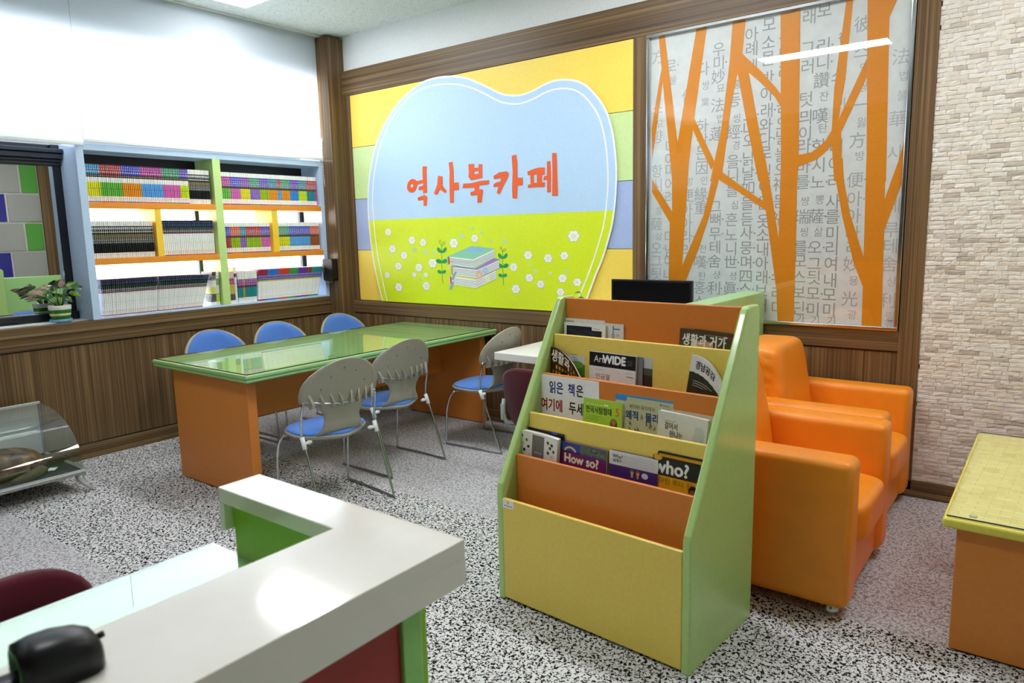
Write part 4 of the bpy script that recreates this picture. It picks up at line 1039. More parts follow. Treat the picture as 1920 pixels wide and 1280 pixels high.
def leaf_mat(name, a, bcol, c):
    m, nt, b, out = newmat(name)
    tc = N(nt, 'ShaderNodeTexCoord')
    n = N(nt, 'ShaderNodeTexNoise', Scale=28.0, Detail=3.0)
    nt.links.new(tc.outputs['Object'], n.inputs['Vector'])
    rp = N(nt, 'ShaderNodeValToRGB'); e = rp.color_ramp.elements
    e[0].position = 0.35; e[0].color = lin(a); e[1].position = 0.68; e[1].color = lin(c)
    k = e.new(0.52); k.color = lin(bcol)
    nt.links.new(n.outputs['Fac'], rp.inputs['Fac']); nt.links.new(rp.outputs[0], b.inputs['Base Color'])
    b.inputs['Roughness'].default_value = 0.35
    return m
LEAF_G = leaf_mat('dark_green_leaf', '#1f4a20', '#3a7030', '#7aa04a')
LEAF_P = leaf_mat('pink_flushed_leaf', '#7a8a5a', '#b08a7c', '#c9a59a')
LEAF_L = leaf_mat('lime_leaf', '#6a9a2a', '#8fb53c', '#cfd2a0')
def ledge_plant():
    t = thing('potted_plant', 'pink and green leafed plant in a green striped pot on the window ledge', 'plant', (-0.105, -2.408, 0.972))
    MB().lathe([(0.062, 0.0), (0.069, 0.006), (0.071, 0.022), (0.064, 0.024), (0.05, 0.012)], plain('#7aaee0', 0.35)).build('saucer', t)
    MB().lathe([(0.048, 0.012), (0.056, 0.016), (0.064, 0.05), (0.070, 0.095), (0.0715, 0.118), (0.068, 0.120), (0.064, 0.108), (0.0, 0.104)], striped_pot('striped_glazed_pot'), cap=False).build('pot', t)
    MB().lathe([(0.064, 0.103), (0.04, 0.109), (0.005, 0.111)], plain('#3a2c20', 0.95, grain=0.4)).build('soil', t)
    rnd = random.Random(11)
    st = MB(); lv = {}
    spec = [(-60, .12, 'P'), (-20, .17, 'G'), (25, .15, 'G'), (70, .13, 'L'), (110, .16, 'G'), (150, .17, 'P'), (190, .14, 'G'), (225, .17, 'P'), (255, .13, 'P'), (285, .15, 'G'), (320, .11, 'G'), (80, .2, 'L'), (100, .18, 'G'), (240, .10, 'P'),
            (10, .08, 'G'), (130, .09, 'G'), (210, .08, 'P'), (270, .09, 'G'), (170, .19, 'P'), (45, .19, 'G')]
    for a, hgt, k in spec:
        a = R(a + rnd.uniform(-12, 12)); rr = rnd.uniform(0.06, 0.145)
        sy = 0.6 if math.sin(a) > 0 else 1.0
        tip = Vector((rr * math.cos(a) * 0.8, rr * math.sin(a) * sy, 0.11 + hgt * 0.72))
        base = Vector((0.015 * math.cos(a), 0.015 * math.sin(a), 0.105))
        mid = (base + tip) * 0.5 + Vector((0, 0, 0.015))
        st.tube([base, mid, tip], [0.003, 0.0024, 0.0016], plain('#6a8a42', 0.5), 6)
        mt = {'P': LEAF_P, 'G': LEAF_G, 'L': LEAF_L}[k]
        m = MB()
        leaf_mesh(m, tip, (math.cos(a) + (0.5 if sy < 1 else 0), math.sin(a) * sy, rnd.uniform(-0.1, 0.5)), (1.0, -0.4 + rnd.uniform(-0.4, 0.4), 0.7), rnd.uniform(0.085, 0.115), rnd.uniform(0.022, 0.031), mt, rnd.uniform(0.1, 0.4))
        m.build('leaf', t, solid=0.0008)
    st.build('stems', t)
ledge_plant()
# ---------------------------------------------------------------- reading table
def reading_table():
    x0, x1, y0, y1, zt = 0.822, 1.878, -2.252, -0.02, 0.766
    cx, cy = (x0 + x1) / 2, (y0 + y1) / 2
    t = thing('reading_table', 'long green topped reading table with orange panel legs and a glass sheet', 'table', (cx, cy, 0))
    hx, hy = (x1 - x0) / 2, (y1 - y0) / 2
    m = MB()                                   # moulded edge: two rounded steps
    prof = [(0.012, 0.0), (0.003, -0.003), (0.0, -0.010), (0.0, -0.019), (0.004, -0.025), (0.009, -0.027), (0.004, -0.030), (0.003, -0.036), (0.006, -0.043), (0.014, -0.046)]
    vs, fs = [], []
    for d, z in prof:
        vs += [(-hx + d, -hy + d, zt + z), (hx - d, -hy + d, zt + z), (hx - d, hy - d, zt + z), (-hx + d, hy - d, zt + z)]
    for i in range(len(prof) - 1):
        for k in range(4):
            l = (k + 1) % 4
            fs.append((4 * i + k, 4 * i + l, 4 * i + 4 + l, 4 * i + 4 + k))
    fs.append((0, 1, 2, 3)); n = 4 * (len(prof) - 1); fs.append((n, n + 3, n + 2, n + 1))
    m.add(vs, fs, TABLE_GREEN)
    m.build('tabletop', t)
    m = MB()
    g = 0.014
    m.add([(-hx + g, -hy + g, zt + 0.006), (hx - g, -hy + g, zt + 0.006), (hx - g, hy - g, zt + 0.006), (-hx + g, hy - g, zt + 0.006)], [(0, 1, 2, 3)], GLASS_TABLE)
    for a, b in (((-hx + g, -hy + g), (hx - g, -hy + g)), ((hx - g, -hy + g), (hx - g, hy - g)), ((hx - g, hy - g), (-hx + g, hy - g)), ((-hx + g, hy - g), (-hx + g, -hy + g))):
        m.add([(a[0], a[1], zt + 0.0005), (b[0], b[1], zt + 0.0005), (b[0], b[1], zt + 0.006), (a[0], a[1], zt + 0.006)], [(0, 1, 2, 3)], GLASS_EDGE)
    m.build('glass_sheet', t)
    for ya, yb in ((-2.199, -2.139), (-0.125, -0.065)):
        MB().box(0.968 - cx, 1.79 - cx, ya - cy, yb - cy, 0.006, 0.722, TABLE_ORANGE).build('leg', t, bevel=0.004)
    MB().box(1.33 - cx, 1.352 - cx, -2.139 - cy, -0.125 - cy, 0.38, 0.722, TABLE_ORANGE).build('modesty_panel', t)
    m = MB()
    for ya in (-2.199, -0.125):
        m.box(0.985 - cx, 1.775 - cx, ya + 0.01 - cy, ya + 0.05 - cy, 0.0, 0.007, BLACK)
    m.build('glides', t)
reading_table()

# ---------------------------------------------------------------- blue stacking chairs
def blue_chair(label, loc, rotz):
    t = thing('stacking_chair', label, 'chair', loc, rotz, 'blue padded chairs around the reading table')
    W = [(0.425, .150), (0.44, .142), (0.46, .128), (0.49, .116), (0.52, .112), (0.55, .118), (0.575, .135), (0.598, .165), (0.615, .205), (0.628, .234), (0.645, .250),
         (0.675, .252), (0.705, .247), (0.74, .233), (0.775, .208), (0.805, .174), (0.83, .134), (0.85, .082), (0.858, .042), (0.861, .012)]
    def bx(z):                                  # back profile: upright curve of the shell
        if z < 0.5: return -0.120 - (0.5 - z) * 0.15 + max(0, 0.46 - z) ** 1.5 * 6
        return -0.120 - (z - 0.5) * 0.24
    def wid(z):
        for i in range(len(W) - 1):
            if W[i][0] <= z <= W[i + 1][0]:
                q = (z - W[i][0]) / (W[i + 1][0] - W[i][0]); return W[i][1] + (W[i + 1][1] - W[i][1]) * q
        return W[-1][1]
    m = MB()
    zs = [w[0] for w in W]
    nu = 14
    vs, fs = [], []
    for z in zs:
        w = wid(z)
        for i in range(nu + 1):
            y = -w + 2 * w * i / nu
            vs.append((bx(z) + 1.05 * y * y, y, z - 0.10 * y * y * (1 if 0.6 < z < 0.7 else 0)))
    for j in range(len(zs) - 1):
        for i in range(nu):
            a = j * (nu + 1) + i
            fs.append((a, a + 1, a + nu + 2, a + nu + 1))
    m.add(vs, fs, CHAIR_GREY, True)
    m.build('back_shell', t, solid=0.011)
    # seat: rounded pan and blue pad
    def seat_outline(k=1.0, n=40):
        pts = []
        for i in range(n):
            a = 2 * math.pi * i / n
            c, s = math.cos(a), math.sin(a)
            e = 2.6
            x = 0.055 + 0.205 * math.copysign(abs(c) ** (2 / e), c) * k
            y = (0.232 if x > 0.0 else 0.232 - 0.16 * ((0.0 - x) / 0.15) ** 1.6) * math.copysign(abs(s) ** (2 / e), s) * k
            pts.append((x, y))
        return pts
    def layer(spec, mat):
        mm = MB(); n = 40; vs = []; fs = []
        for k, z in spec:
            for x, y in seat_outline(k): vs.append((x, y, z + 0.035 * (x + 0.15) * 0.5 + 0.10 * (y * y) - 0.004))
        for j in range(len(spec) - 1):
            for i in range(n):
                l = (i + 1) % n
                fs.append((j * n + i, j * n + l, (j + 1) * n + l, (j + 1) * n + i))
        fs.append(tuple(reversed(range(n)))); fs.append(tuple((len(spec) - 1) * n + i for i in range(n)))
        mm.add(vs, fs, mat, True)
        return mm
    layer([(0.70, 0.398), (0.92, 0.402), (0.995, 0.412), (1.0, 0.42), (0.985, 0.426)], CHAIR_GREY).build('seat_pan', t)
    layer([(0.962, 0.424), (0.955, 0.434), (0.90, 0.443), (0.7, 0.447), (0.35, 0.448)], CHAIR_BLUE).build('seat_pad', t)
    # back pad on the front of the shell
    m = MB(); vs = []; fs = []; n = 16
    zz = [0.615, 0.63, 0.65, 0.68, 0.71, 0.74, 0.77, 0.80, 0.82, 0.838, 0.846]
    for j, z in enumerate(zz):
        w = max(0.02, wid(z) - 0.022)
        for i in range(n + 1):
            y = -w + 2 * w * i / n
            e = min(1, min(i, n - i) / 2.5, min(j, len(zz) - 1 - j) / 1.5)
            vs.append((bx(z) + 1.05 * y * y + 0.0065 + 0.013 * e, y, z))
    for j in range(len(zz) - 1):
        for i in range(n):
            a = j * (n + 1) + i
            fs.append((a, a + 1, a + n + 2, a + n + 1))
    m.add(vs, fs, CHAIR_BLUE, True)
    m.build('back_pad', t)
    # tubular frame
    H = 0.236
    def arc(pts, n=6):
        r = []
        for i in range(len(pts) - 1):
            p0, p1, p2, p3 = pts[max(i - 1, 0)], pts[i], pts[i + 1], pts[min(i + 2, len(pts) - 1)]
            for k in range(n):
                u = k / n
                r.append(tuple(0.5 * (2 * p1[c] + (p2[c] - p0[c]) * u + (2 * p0[c] - 5 * p1[c] + 4 * p2[c] - p3[c]) * u * u + (3 * p1[c] - p0[c] - 3 * p2[c] + p3[c]) * u ** 3) for c in range(3)))
        return r + [pts[-1]]
    for s in (-1, 1):
        y = s * H
        MB().tube(arc([(0.238, y, 0.012), (0.235, y, 0.10), (0.222, y, 0.26), (0.195, y * 0.97, 0.36), (0.165, y * 0.9, 0.402)]), 0.0072, CHROME, 10).build('leg', t)
        MB().tube(arc([(-0.245, y, 0.012), (-0.20, y, 0.13), (-0.13, y, 0.32), (-0.085, y, 0.42), (-0.082, y * 1.01, 0.50), (-0.098, y * 1.01, 0.58), (-0.105, y * 0.99, 0.622), (-0.100, y * 0.96, 0.634)]), 0.0072, CHROME, 10).build('leg', t)
        MB().tube(arc([(0.238, y, 0.016), (0.22, y, 0.008), (0.1, y, 0.008), (-0.1, y, 0.008), (-0.235, y, 0.008), (-0.245, y, 0.014)]), 0.0076, STEEL, 10).build('runner', t)
        c = MB()
        c.tube([(-0.104, y, 0.375), (-0.078, y, 0.438)], 0.0125, WHITE_PLASTIC, 12)
        c.tube([(-0.092, y, 0.404), (-0.088, y - s * 0.05, 0.405)], 0.0085, WHITE_PLASTIC, 10)
        c.tube([(-0.088, y - s * 0.03, 0.405), (-0.088, y - s * 0.036, 0.405)], 0.0125, WHITE_PLASTIC, 10)
        c.build('white_connector', t, label='white plastic connector')
    MB().tube(arc([(-0.100, -H * 0.96, 0.634), (-0.118, -0.19, 0.632), (-0.140, -0.13, 0.618), (-0.158, 0.0, 0.606), (-0.140, 0.13, 0.618), (-0.118, 0.19, 0.632), (-0.100, H * 0.96, 0.634)]), 0.0068, CHROME, 10).build('back_bar', t)
    MB().tube([(0.165, -H * 0.9, 0.398), (0.165, H * 0.9, 0.398)], 0.007, STEEL, 8).build('cross_bar', t)
    for y in (-0.19, -0.135, -0.08, -0.028, 0.028, 0.08, 0.135, 0.19):
        xb = bx(0.62) + 1.05 * y * y; sg = 1 if y > 0 else -1
        w = 0.003 if abs(y) < 0.18 else 0.008
        sk = sg * 0.012
        m = MB()
        p = [(xb + 0.004, 0.0, 0.590), (xb - 0.034, 0.0, 0.600), (xb - 0.034, 0.0, 0.625), (xb - 0.018, sk, 0.668), (xb - 0.006, sk, 0.690), (xb + 0.002, sk, 0.67)]
        vs = [(a, y + b - w, c) for a, b, c in p] + [(a, y + b + w, c) for a, b, c in p]
        m.add(vs, [tuple(range(6)), tuple(reversed(range(6, 12)))] + [((q + 1) % 6, q, 6 + q, 6 + (q + 1) % 6) for q in range(6)], CHAIR_GREY)
        m.build('rib', t)
    for y, z in ((-0.13, 0.715), (-0.06, 0.785), (0.02, 0.81), (0.095, 0.765), (0.145, 0.70), (-0.10, 0.612)):
        xb = bx(z) + 1.05 * y * y - 0.0055
        MB().tube([(xb, y, z), (xb - 0.003, y, z)], 0.005, plain('#6f6a5e', 0.4), 10).build('bolt', t)
    return t
c0 = blue_chair('blue padded chair seen from behind, tucked under the near corner of the green table', (2.145, -1.895, 0), R(173))
dup(c0, (1.93, -1.225, 0), R(178), 'blue padded chair seen from behind, middle of the long side of the green table')
dup(c0, (2.165, -0.47, 0), R(184), 'blue padded chair seen side-on between the green table end and the white desk')
dup(c0, (0.63, -1.63, 0), R(0), 'blue padded chair on the wall side of the green table, under the left bookshelf bay')
dup(c0, (0.63, -1.075, 0), R(0), 'blue padded chair on the wall side of the green table, middle of the three')
cz = dup(c0, (0.63, -0.44, 0), R(0), 'blue padded chair with a dark stain, wall side of the table by the corner post')
cz_spot = MB()
cz_spot.flat([(0.012 * math.cos(i * 0.5236), 0.014 * math.sin(i * 0.5236)) for i in range(12)], plain('#2c3f78', 0.95), lambda a, b: (-0.1435, a - 0.16, b + 0.735))
cz_spot.build('stain', cz)

# ---------------------------------------------------------------- magazine rack
RA = R(-3.8)
RU = Vector((math.cos(RA), math.sin(RA), 0)); RV = Vector((-math.sin(RA), math.cos(RA), 0)); RO = Vector((3.643, -2.248, 0))
RW, RDEP = 0.877, 0.512
PAN = [(0.0, 0.445), (0.090, 0.610), (0.180, 0.771), (0.268, 0.926), (0.356, 1.083), (0.445, 1.232)]
FLOORS = [0.17, 0.34, 0.50, 0.655, 0.81]
def rack():
    t = thing('magazine_rack', 'stepped magazine rack with green sides and alternating yellow and orange panels', 'magazine rack', RO, RA)
    prof = [(0.0, 0.0), (0.0, 0.484), (0.006, 0.503), (0.402, 1.212), (0.413, 1.229), (0.432, 1.238), (0.505, 1.238), (0.517, 1.230), (0.522, 1.215), (0.512, 0.0)]
    for u in (0.0, RW - 0.032):
        MB().prism(prof, u, u + 0.032, RACK_GREEN, lambda a, b, h: (h, a, b)).build('side_panel', t, bevel=0.009, seg=3)
    for k, (v, z) in enumerate(PAN):
        z0 = 0.012 if k == 0 else FLOORS[k - 1] - 0.02
        mt, nm = (RACK_YELLOW, 'yellow') if k % 2 == 0 else (RACK_ORANGE, 'orange')
        if k == 5: mt, nm, z0 = RACK_ORANGE, 'orange', 0.02
        MB().box(0.032, RW - 0.032, v, v + 0.018, z0, z, mt).build('tier_panel', t, bevel=0.004, label='%s tier panel' % nm)
    for k, z in enumerate(FLOORS):
        MB().box(0.032, RW - 0.032, PAN[k][0] + 0.018, PAN[k + 1][0], z - 0.016, z, RACK_YELLOW if k % 2 else RACK_ORANGE).build('pocket_floor', t)
    MB().box(0.04, RW - 0.04, 0.03, 0.49, 0.0, 0.012, BLACK).build('plinth', t)
    m = MB()
    m.box(0.034, 0.092, -0.0012, 0.0, 0.408, 0.442, plain('#f1efec', 0.5))
    P = lambda a, b, h=0: (a, -0.0016, b)
    m.text('28', 0.016, plain('#c23a3a', 0.5), P, 0.055, 0.427)
    for i in range(4):
        m.box(0.043 + i * 0.0115, 0.050 + i * 0.0115, -0.0016, -0.0012, 0.415, 0.421, plain('#8a8a8a', 0.6))
    m.build('sticker', t, label='white inventory sticker')
rack()
def rack_item(name, label, cat, u0, u1, v, z0, z1, th, cover, art=None, lean=6.0, roll=0.0, bend=None, spine_col=None, back=None, group='magazines and books on the rack', pages=PAGE, shift=(0, 0, 0)):
    """a book or magazine standing in a pocket: cover, page block, printed artwork"""
    art_z = z0 - (z0 - 0.03) + shift[2]           # print heights are given from the pocket floor line z0
    zb = z0 - 0.03
    w, h = u1 - u0, z1 + shift[2] - zb
    c = RO + RU * ((u0 + u1) / 2 + shift[1]) + RV * (v + shift[0])
    t = thing(name, label, cat, (c.x, c.y, zb), RA, group)
    t.rotation_euler = (R(-lean), R(roll), RA)
    bf = bend or (lambda a, b: (0.0, 0.0, 0.0))
    def P(off):
        def pl(a, b, hh=0.0):
            dx, dy, dz = bf((a + w / 2) / w, b / h)
            return (a + dx, -th / 2 - off + hh + dy, b + dz)
        return pl
    def sheet(y0, y1, mat, nm, a0=-w / 2, a1=w / 2, b0=0.0, b1=h, n=10):
        m = MB(); vs = []; fs = []
        for yy in (y0, y1):
            for j in range(n + 1):
                for i in range(n + 1):
                    a = a0 + (a1 - a0) * i / n; b = b0 + (b1 - b0) * j / n
                    dx, dy, dz = bf((a + w / 2) / w, b / h)
                    vs.append((a + dx, yy + dy, b + dz))
        q = (n + 1) * (n + 1)
        for j in range(n):
            for i in range(n):
                k = j * (n + 1) + i
                fs += [(k, k + 1, k + n + 2, k + n + 1), (q + k, q + k + n + 1, q + k + n + 2, q + k + 1)]
        for i in range(n):
            for a, b in ((i, i + 1), (n * (n + 1) + i + 1, n * (n + 1) + i)): fs.append((b, a, q + a, q + b))
            for a, b in (((i + 1) * (n + 1), i * (n + 1)), (i * (n + 1) + n, (i + 1) * (n + 1) + n)): fs.append((b, a, q + a, q + b))
        m.add(vs, fs, mat)
        return m.build(nm, t)
    nn = 10 if bend else 1
    sheet(-th / 2, -th / 2 + 0.0014, cover, 'front_cover', n=nn)
    sheet(-th / 2 + 0.0014, th / 2 - 0.0014, pages, 'page_block', -w / 2 + 0.001, w / 2 - 0.002, 0.002, h - 0.0025, n=nn)
    sheet(th / 2 - 0.0014, th / 2, back or cover, 'back_cover', n=nn)
    if art:
        m = MB(); d = [0.0004]
        class A:
            def rect(s, a0, a1, b0, b1, hx, n=6):
                d[0] += 0.00008; pl = P(d[0]); mt = plain(hx, 0.35); vs = []; fs = []
                k = n if bend else 1
                for j in range(k + 1):
                    for i in range(k + 1): vs.append(pl(a0 + (a1 - a0) * i / k - u0 - w / 2, b0 + (b1 - b0) * j / k - z0 + art_z))
                for j in range(k):
                    for i in range(k):
                        q = j * (k + 1) + i; fs.append((q, q + 1, q + k + 2, q + k + 1))
                m.add(vs, fs, mt)
            def oval(s, a, b, ra, rb, hx, n=18):
                d[0] += 0.00008; pl = P(d[0])
                m.flat([(a + ra * math.cos(2 * math.pi * i / n) - u0 - w / 2, b + rb * math.sin(2 * math.pi * i / n) - z0 + art_z) for i in range(n)], plain(hx, 0.35), pl)
            def poly(s, pts, hx):
                d[0] += 0.00008; pl = P(d[0])
                m.flat([(a - u0 - w / 2, b - z0 + art_z) for a, b in pts], plain(hx, 0.35), pl)
            def text(s, st, size, a, b, hx, sx=1.0, bold=0.0):
                d[0] += 0.00008; pl = P(d[0])
                m.text(st, size, plain(hx, 0.35), pl, a - u0 - w / 2, b - z0 + art_z, sx)
                if bold:
                    for da, db in ((bold, 0), (-bold, 0), (0, bold), (0, -bold)):
                        d[0] += 0.00002; m.text(st, size, plain(hx, 0.35), P(d[0]), a + da - u0 - w / 2, b + db - z0 + art_z, sx)
        art(A()); m.build('cover_print', t)
    return t
F4, F3, F2, F1 = 0.84, 0.685, 0.53, 0.37
C = lambda h: plain(h, 0.3)
rack_item('magazine', 'plain white magazine at the back of the top tier, green-side end', 'magazine', 0.036, 0.246, 0.428, F4, 1.145, 0.006, C('#e6e6e3'),
          lambda A: (A.rect(0.042, 0.085, 1.131, 1.134, '#6a6a6a'), A.rect(0.042, 0.06, 1.118, 1.1195, '#9a9a9a')), lean=1.5, shift=(0.009, -0.0064, -0.0013))
rack_item('magazine', 'white magazine with a dark blue water photo on the top tier', 'magazine', 0.052, 0.268, 0.400, F4, 1.130, 0.012, C('#eeeeec'),
          lambda A: (A.rect(0.066, 0.250, 0.95, 1.118, '#161d34'), [A.rect(0.07 + 0.02 * i, 0.10 + 0.02 * i, 1.10 - 0.006 * (i % 4), 1.1012 - 0.006 * (i % 4), '#4a5878') for i in range(7)], A.rect(0.20, 0.252, 1.103, 1.120, '#f2f2f0'), A.text('GALLERY'[:0] or 'a', 0.001, 0.21, 1.11, '#f2f2f0'), [A.rect(0.207 + 0.006 * i, 0.211 + 0.006 * i, 1.109, 1.113, '#9a9aa4') for i in range(6)]), lean=2, shift=(0.018, -0.0129, -0.0028))
rack_item('magazine', 'white magazine with a blue line logo on the top tier', 'magazine', 0.245, 0.345, 0.420, F4, 1.137, 0.010, C('#dcdcda'),
          lambda A: (A.rect(0.292, 0.297, 1.07, 1.128, '#3f86c4'), A.rect(0.292, 0.328, 1.112, 1.117, '#3f86c4'), A.oval(0.2945, 1.085, 0.008, 0.008, '#3f86c4'), A.oval(0.2945, 1.085, 0.004, 0.004, '#dcdcda'), A.rect(0.31, 0.325, 1.09, 1.093, '#9a9a9a'), A.rect(0.31, 0.323, 1.084, 1.087, '#9a9a9a')), lean=1.5, shift=(0.014, -0.0092, -0.0021))
def art_life(A):
    A.rect(0.655, 0.735, 0.97, 1.098, '#c9a98c'); A.rect(0.715, 0.81, 0.97, 1.06, '#574a3a')
    A.text('생활과 거가', 0.050, 0.606, 1.080, '#f4f4f0', 0.74, 0.0011)
    A.rect(0.70, 0.772, 1.122, 1.1235, '#b9b0a0'); A.rect(0.775, 0.79, 1.118, 1.124, '#e8e4dc'); A.rect(0.793, 0.807, 1.118, 1.124, '#b02a2a')
rack_item('magazine', 'brown magazine with white brush title on the top tier', 'magazine', 0.594, 0.820, 0.405, F4, 1.138, 0.010, C('#4e4436'), art_life, lean=2, roll=2.2, shift=(0.019, -0.0094, -0.0029))
rack_item('magazine', 'dark magazine half hidden behind the brown one on the top tier', 'magazine', 0.645, 0.842, 0.424, F4, 1.136, 0.008, C('#1d1b1a'),
          lambda A: (A.rect(0.822, 0.838, 1.115, 1.121, '#d8d4cc'), A.rect(0.823, 0.842, 1.100, 1.104, '#b8b4ac')), lean=1.5, roll=3, shift=(0.012, -0.0057, -0.0018))
# second tier
def bend_f(a, b): return (0.015 * b - 0.01, -0.048 * a ** 2 * b, -(0.125 * a ** 1.9) * b)
def art_f(A):
    rnd = random.Random(5)
    for i in range(9):
        for j in range(5):
            if rnd.random() < 0.85: A.rect(0.05 + i * 0.018, 0.060 + i * 0.018, 0.895 + j * 0.024, 0.910 + j * 0.024, rnd.choice(('#a8823a', '#c59a4a', '#8a6a30')), 1)
    A.text('생활과', 0.056, 0.043, 0.978, '#efece4', 0.72, 0.0008)
    A.oval(0.13, 0.925, 0.026, 0.03, '#1c120c'); A.oval(0.13, 0.908, 0.022, 0.022, '#a8734a'); A.oval(0.13, 0.93, 0.024, 0.016, '#1a110c')
rack_item('magazine', 'curling brown magazine with a white title and a photo, second tier by the green side', 'magazine', 0.036, 0.236, 0.315, F3, 1.030, 0.010, C('#40260f'), art_f, lean=2, bend=bend_f, shift=(0.011, -0.0082, -0.0022))
rack_item('magazine', 'white magazine with a green foot, behind the curling brown one', 'magazine', 0.04, 0.205, 0.338, F3, 1.027, 0.006, C('#d6d5cf'),
          lambda A: (A.rect(0.13, 0.205, 0.88, 0.965, '#4f8a24'), A.oval(0.16, 0.962, 0.04, 0.016, '#6fa838'), A.rect(0.130, 0.165, 1.004, 1.006, '#8f8f8a'), A.rect(0.138, 0.168, 0.992, 0.994, '#a8a8a4'), A.rect(0.145, 0.168, 0.982, 0.984, '#a8a8a4')), lean=1.5, shift=(0.012, -0.0090, -0.0024))
def art_h(A):
    A.rect(0.24, 0.462, 0.972, 1.0295, '#101012')
    A.text('Art', 0.040, 0.263, 0.989, '#e8e8e8', 0.9)
    A.text('WIDE', 0.047, 0.306, 0.988, '#f4f4f4', 0.92, 0.0022)
    for i in range(4): A.rect(0.425, 0.448, 1.008 - 0.006 * i, 1.0092 - 0.006 * i, '#8a8a8a')
    A.rect(0.27, 0.31, 0.958, 0.9595, '#b0b0b0'); A.rect(0.375, 0.39, 0.953, 0.954, '#a0a0a0'); A.rect(0.415, 0.45, 0.957, 0.9585, '#b0b0b0'); A.rect(0.42, 0.452, 0.943, 0.945, '#707070')
    A.text('안규철', 0.026, 0.272, 0.922, '#a8705c', 1.0)
rack_item('magazine', 'white art magazine with a black head band on the second tier', 'magazine', 0.240, 0.462, 0.316, F3, 1.031, 0.012, C('#e4e2e0'), art_h, lean=2, roll=0.6, shift=(0.016, -0.0106, -0.0033))
rack_item('magazine', 'grey edged magazine just behind the black headed one', 'magazine', 0.252, 0.486, 0.330, F3, 1.027, 0.007, C('#7b7d84'), None, lean=1.5, roll=0.6, pages=plain('#c9cbd0', 0.5), shift=(0.014, -0.0091, -0.0029))
rack_item('magazine', 'magazine with a pale top and dark photo foot, rear of the second tier', 'magazine', 0.31, 0.520, 0.344, F3, 1.026, 0.006, C('#c4c8c8'),
          lambda A: (A.rect(0.31, 0.520, 0.86, 0.983, '#2b2a22'), A.rect(0.31, 0.520, 0.955, 0.983, '#55583f')), lean=1.2, roll=0.8, shift=(0.007, -0.0044, -0.0014))
def bend_k(a, b): return (0.055 * b - 0.03 * a * b, -0.030 * a ** 2 * b, -(0.135 * a ** 2.3) * b)
def art_k(A):
    for k in range(8):
        A.rect(0.652 + 0.0235 * k, 0.6765 + 0.0235 * k, 0.80, 0.998 - 0.0025 * k, ('#2b3020', '#33361f')[k % 2], 3)
    A.text('경남공감', 0.034, 0.676, 1.014, '#1b1b1b', 0.78, 0.0007)
    for i in range(3): A.rect(0.675, 0.765 - 0.02 * i, 0.965 - 0.009 * i, 0.967 - 0.009 * i, '#c8c8c0', 4)
rack_item('magazine', 'curling white and dark green magazine by the right side panel, second tier', 'magazine', 0.652, 0.840, 0.312, F3, 1.060, 0.010, C('#e2e1df'), art_k, lean=1.5, bend=bend_k, shift=(0.026, -0.0129, -0.0050))
# paper notice taped to the orange panel
def notice():
    c = RO + RU * 0.177 + RV * 0.268
    t = thing('paper_notice', 'white paper notice with blue, red and black lettering taped to the orange tier', 'notice', (c.x, c.y, 0.745), RA)
    MB().box(-0.155, 0.152, -0.0022, -0.0006, 0.0, 0.176, C('#eceaec')).build('paper', t)
    m = MB(); P = lambda a, b, h=0: (a, -0.0026, b)
    bl, rd, bk = plain('#2b2f8f', 0.5), plain('#a81a1a', 0.5), plain('#1b1a1a', 0.5)
    def bold(s, sz, mt, a, b):
        for da, db in ((0, 0), (0.0012, 0), (-0.0012, 0), (0, 0.0012), (0, -0.0012)): m.text(s, sz, mt, (lambda x, y, h=0: (x, -0.0026 - 0.00004 * (da + db + 0.003) / 0.001, y)), a + da, b + db, 0.74)
    bold('읽은', 0.056, bl, -0.103, 0.105); bold('책', 0.056, bl, -0.004, 0.105); bold('은', 0.056, bk, 0.038, 0.105)
    bold('여기에', 0.058, rd, -0.149, 0.027); bold('두세요', 0.058, bk, 0.000, 0.027)
    m.build('lettering', t)
notice()
def art_l(A):
    A.text('한국사탐험대', 0.030, 0.296, 0.806, '#1f3a1c', 0.76, 0.0006); A.text('5', 0.045, 0.437, 0.806, '#e0682a', 0.9, 0.0006)
    for i in range(4): A.rect(0.298 + 0.021 * i, 0.313 + 0.021 * i, 0.838, 0.8405, '#dff0b0')
    A.oval(0.388, 0.842, 0.006, 0.004, '#e8e4d0'); A.oval(0.399, 0.842, 0.006, 0.004, '#e8e4d0')
    A.rect(0.30, 0.372, 0.792, 0.7932, '#7f9a3a'); A.rect(0.30, 0.36, 0.784, 0.7852, '#7f9a3a'); A.rect(0.30, 0.365, 0.776, 0.7772, '#7f9a3a')
    A.oval(0.432, 0.768, 0.017, 0.026, '#6a3f28'); A.oval(0.432, 0.780, 0.011, 0.012, '#a8764a'); A.rect(0.417, 0.447, 0.752, 0.758, '#d8a838'); A.oval(0.43, 0.747, 0.02, 0.014, '#7a4a2c')
rack_item('book', 'lime green history book with a large orange 5 on the third tier', 'book', 0.283, 0.467, 0.206, F2, 0.861, 0.016, C('#a9cf3f'), art_l, lean=4, shift=(0.030, -0.0204, -0.0086))
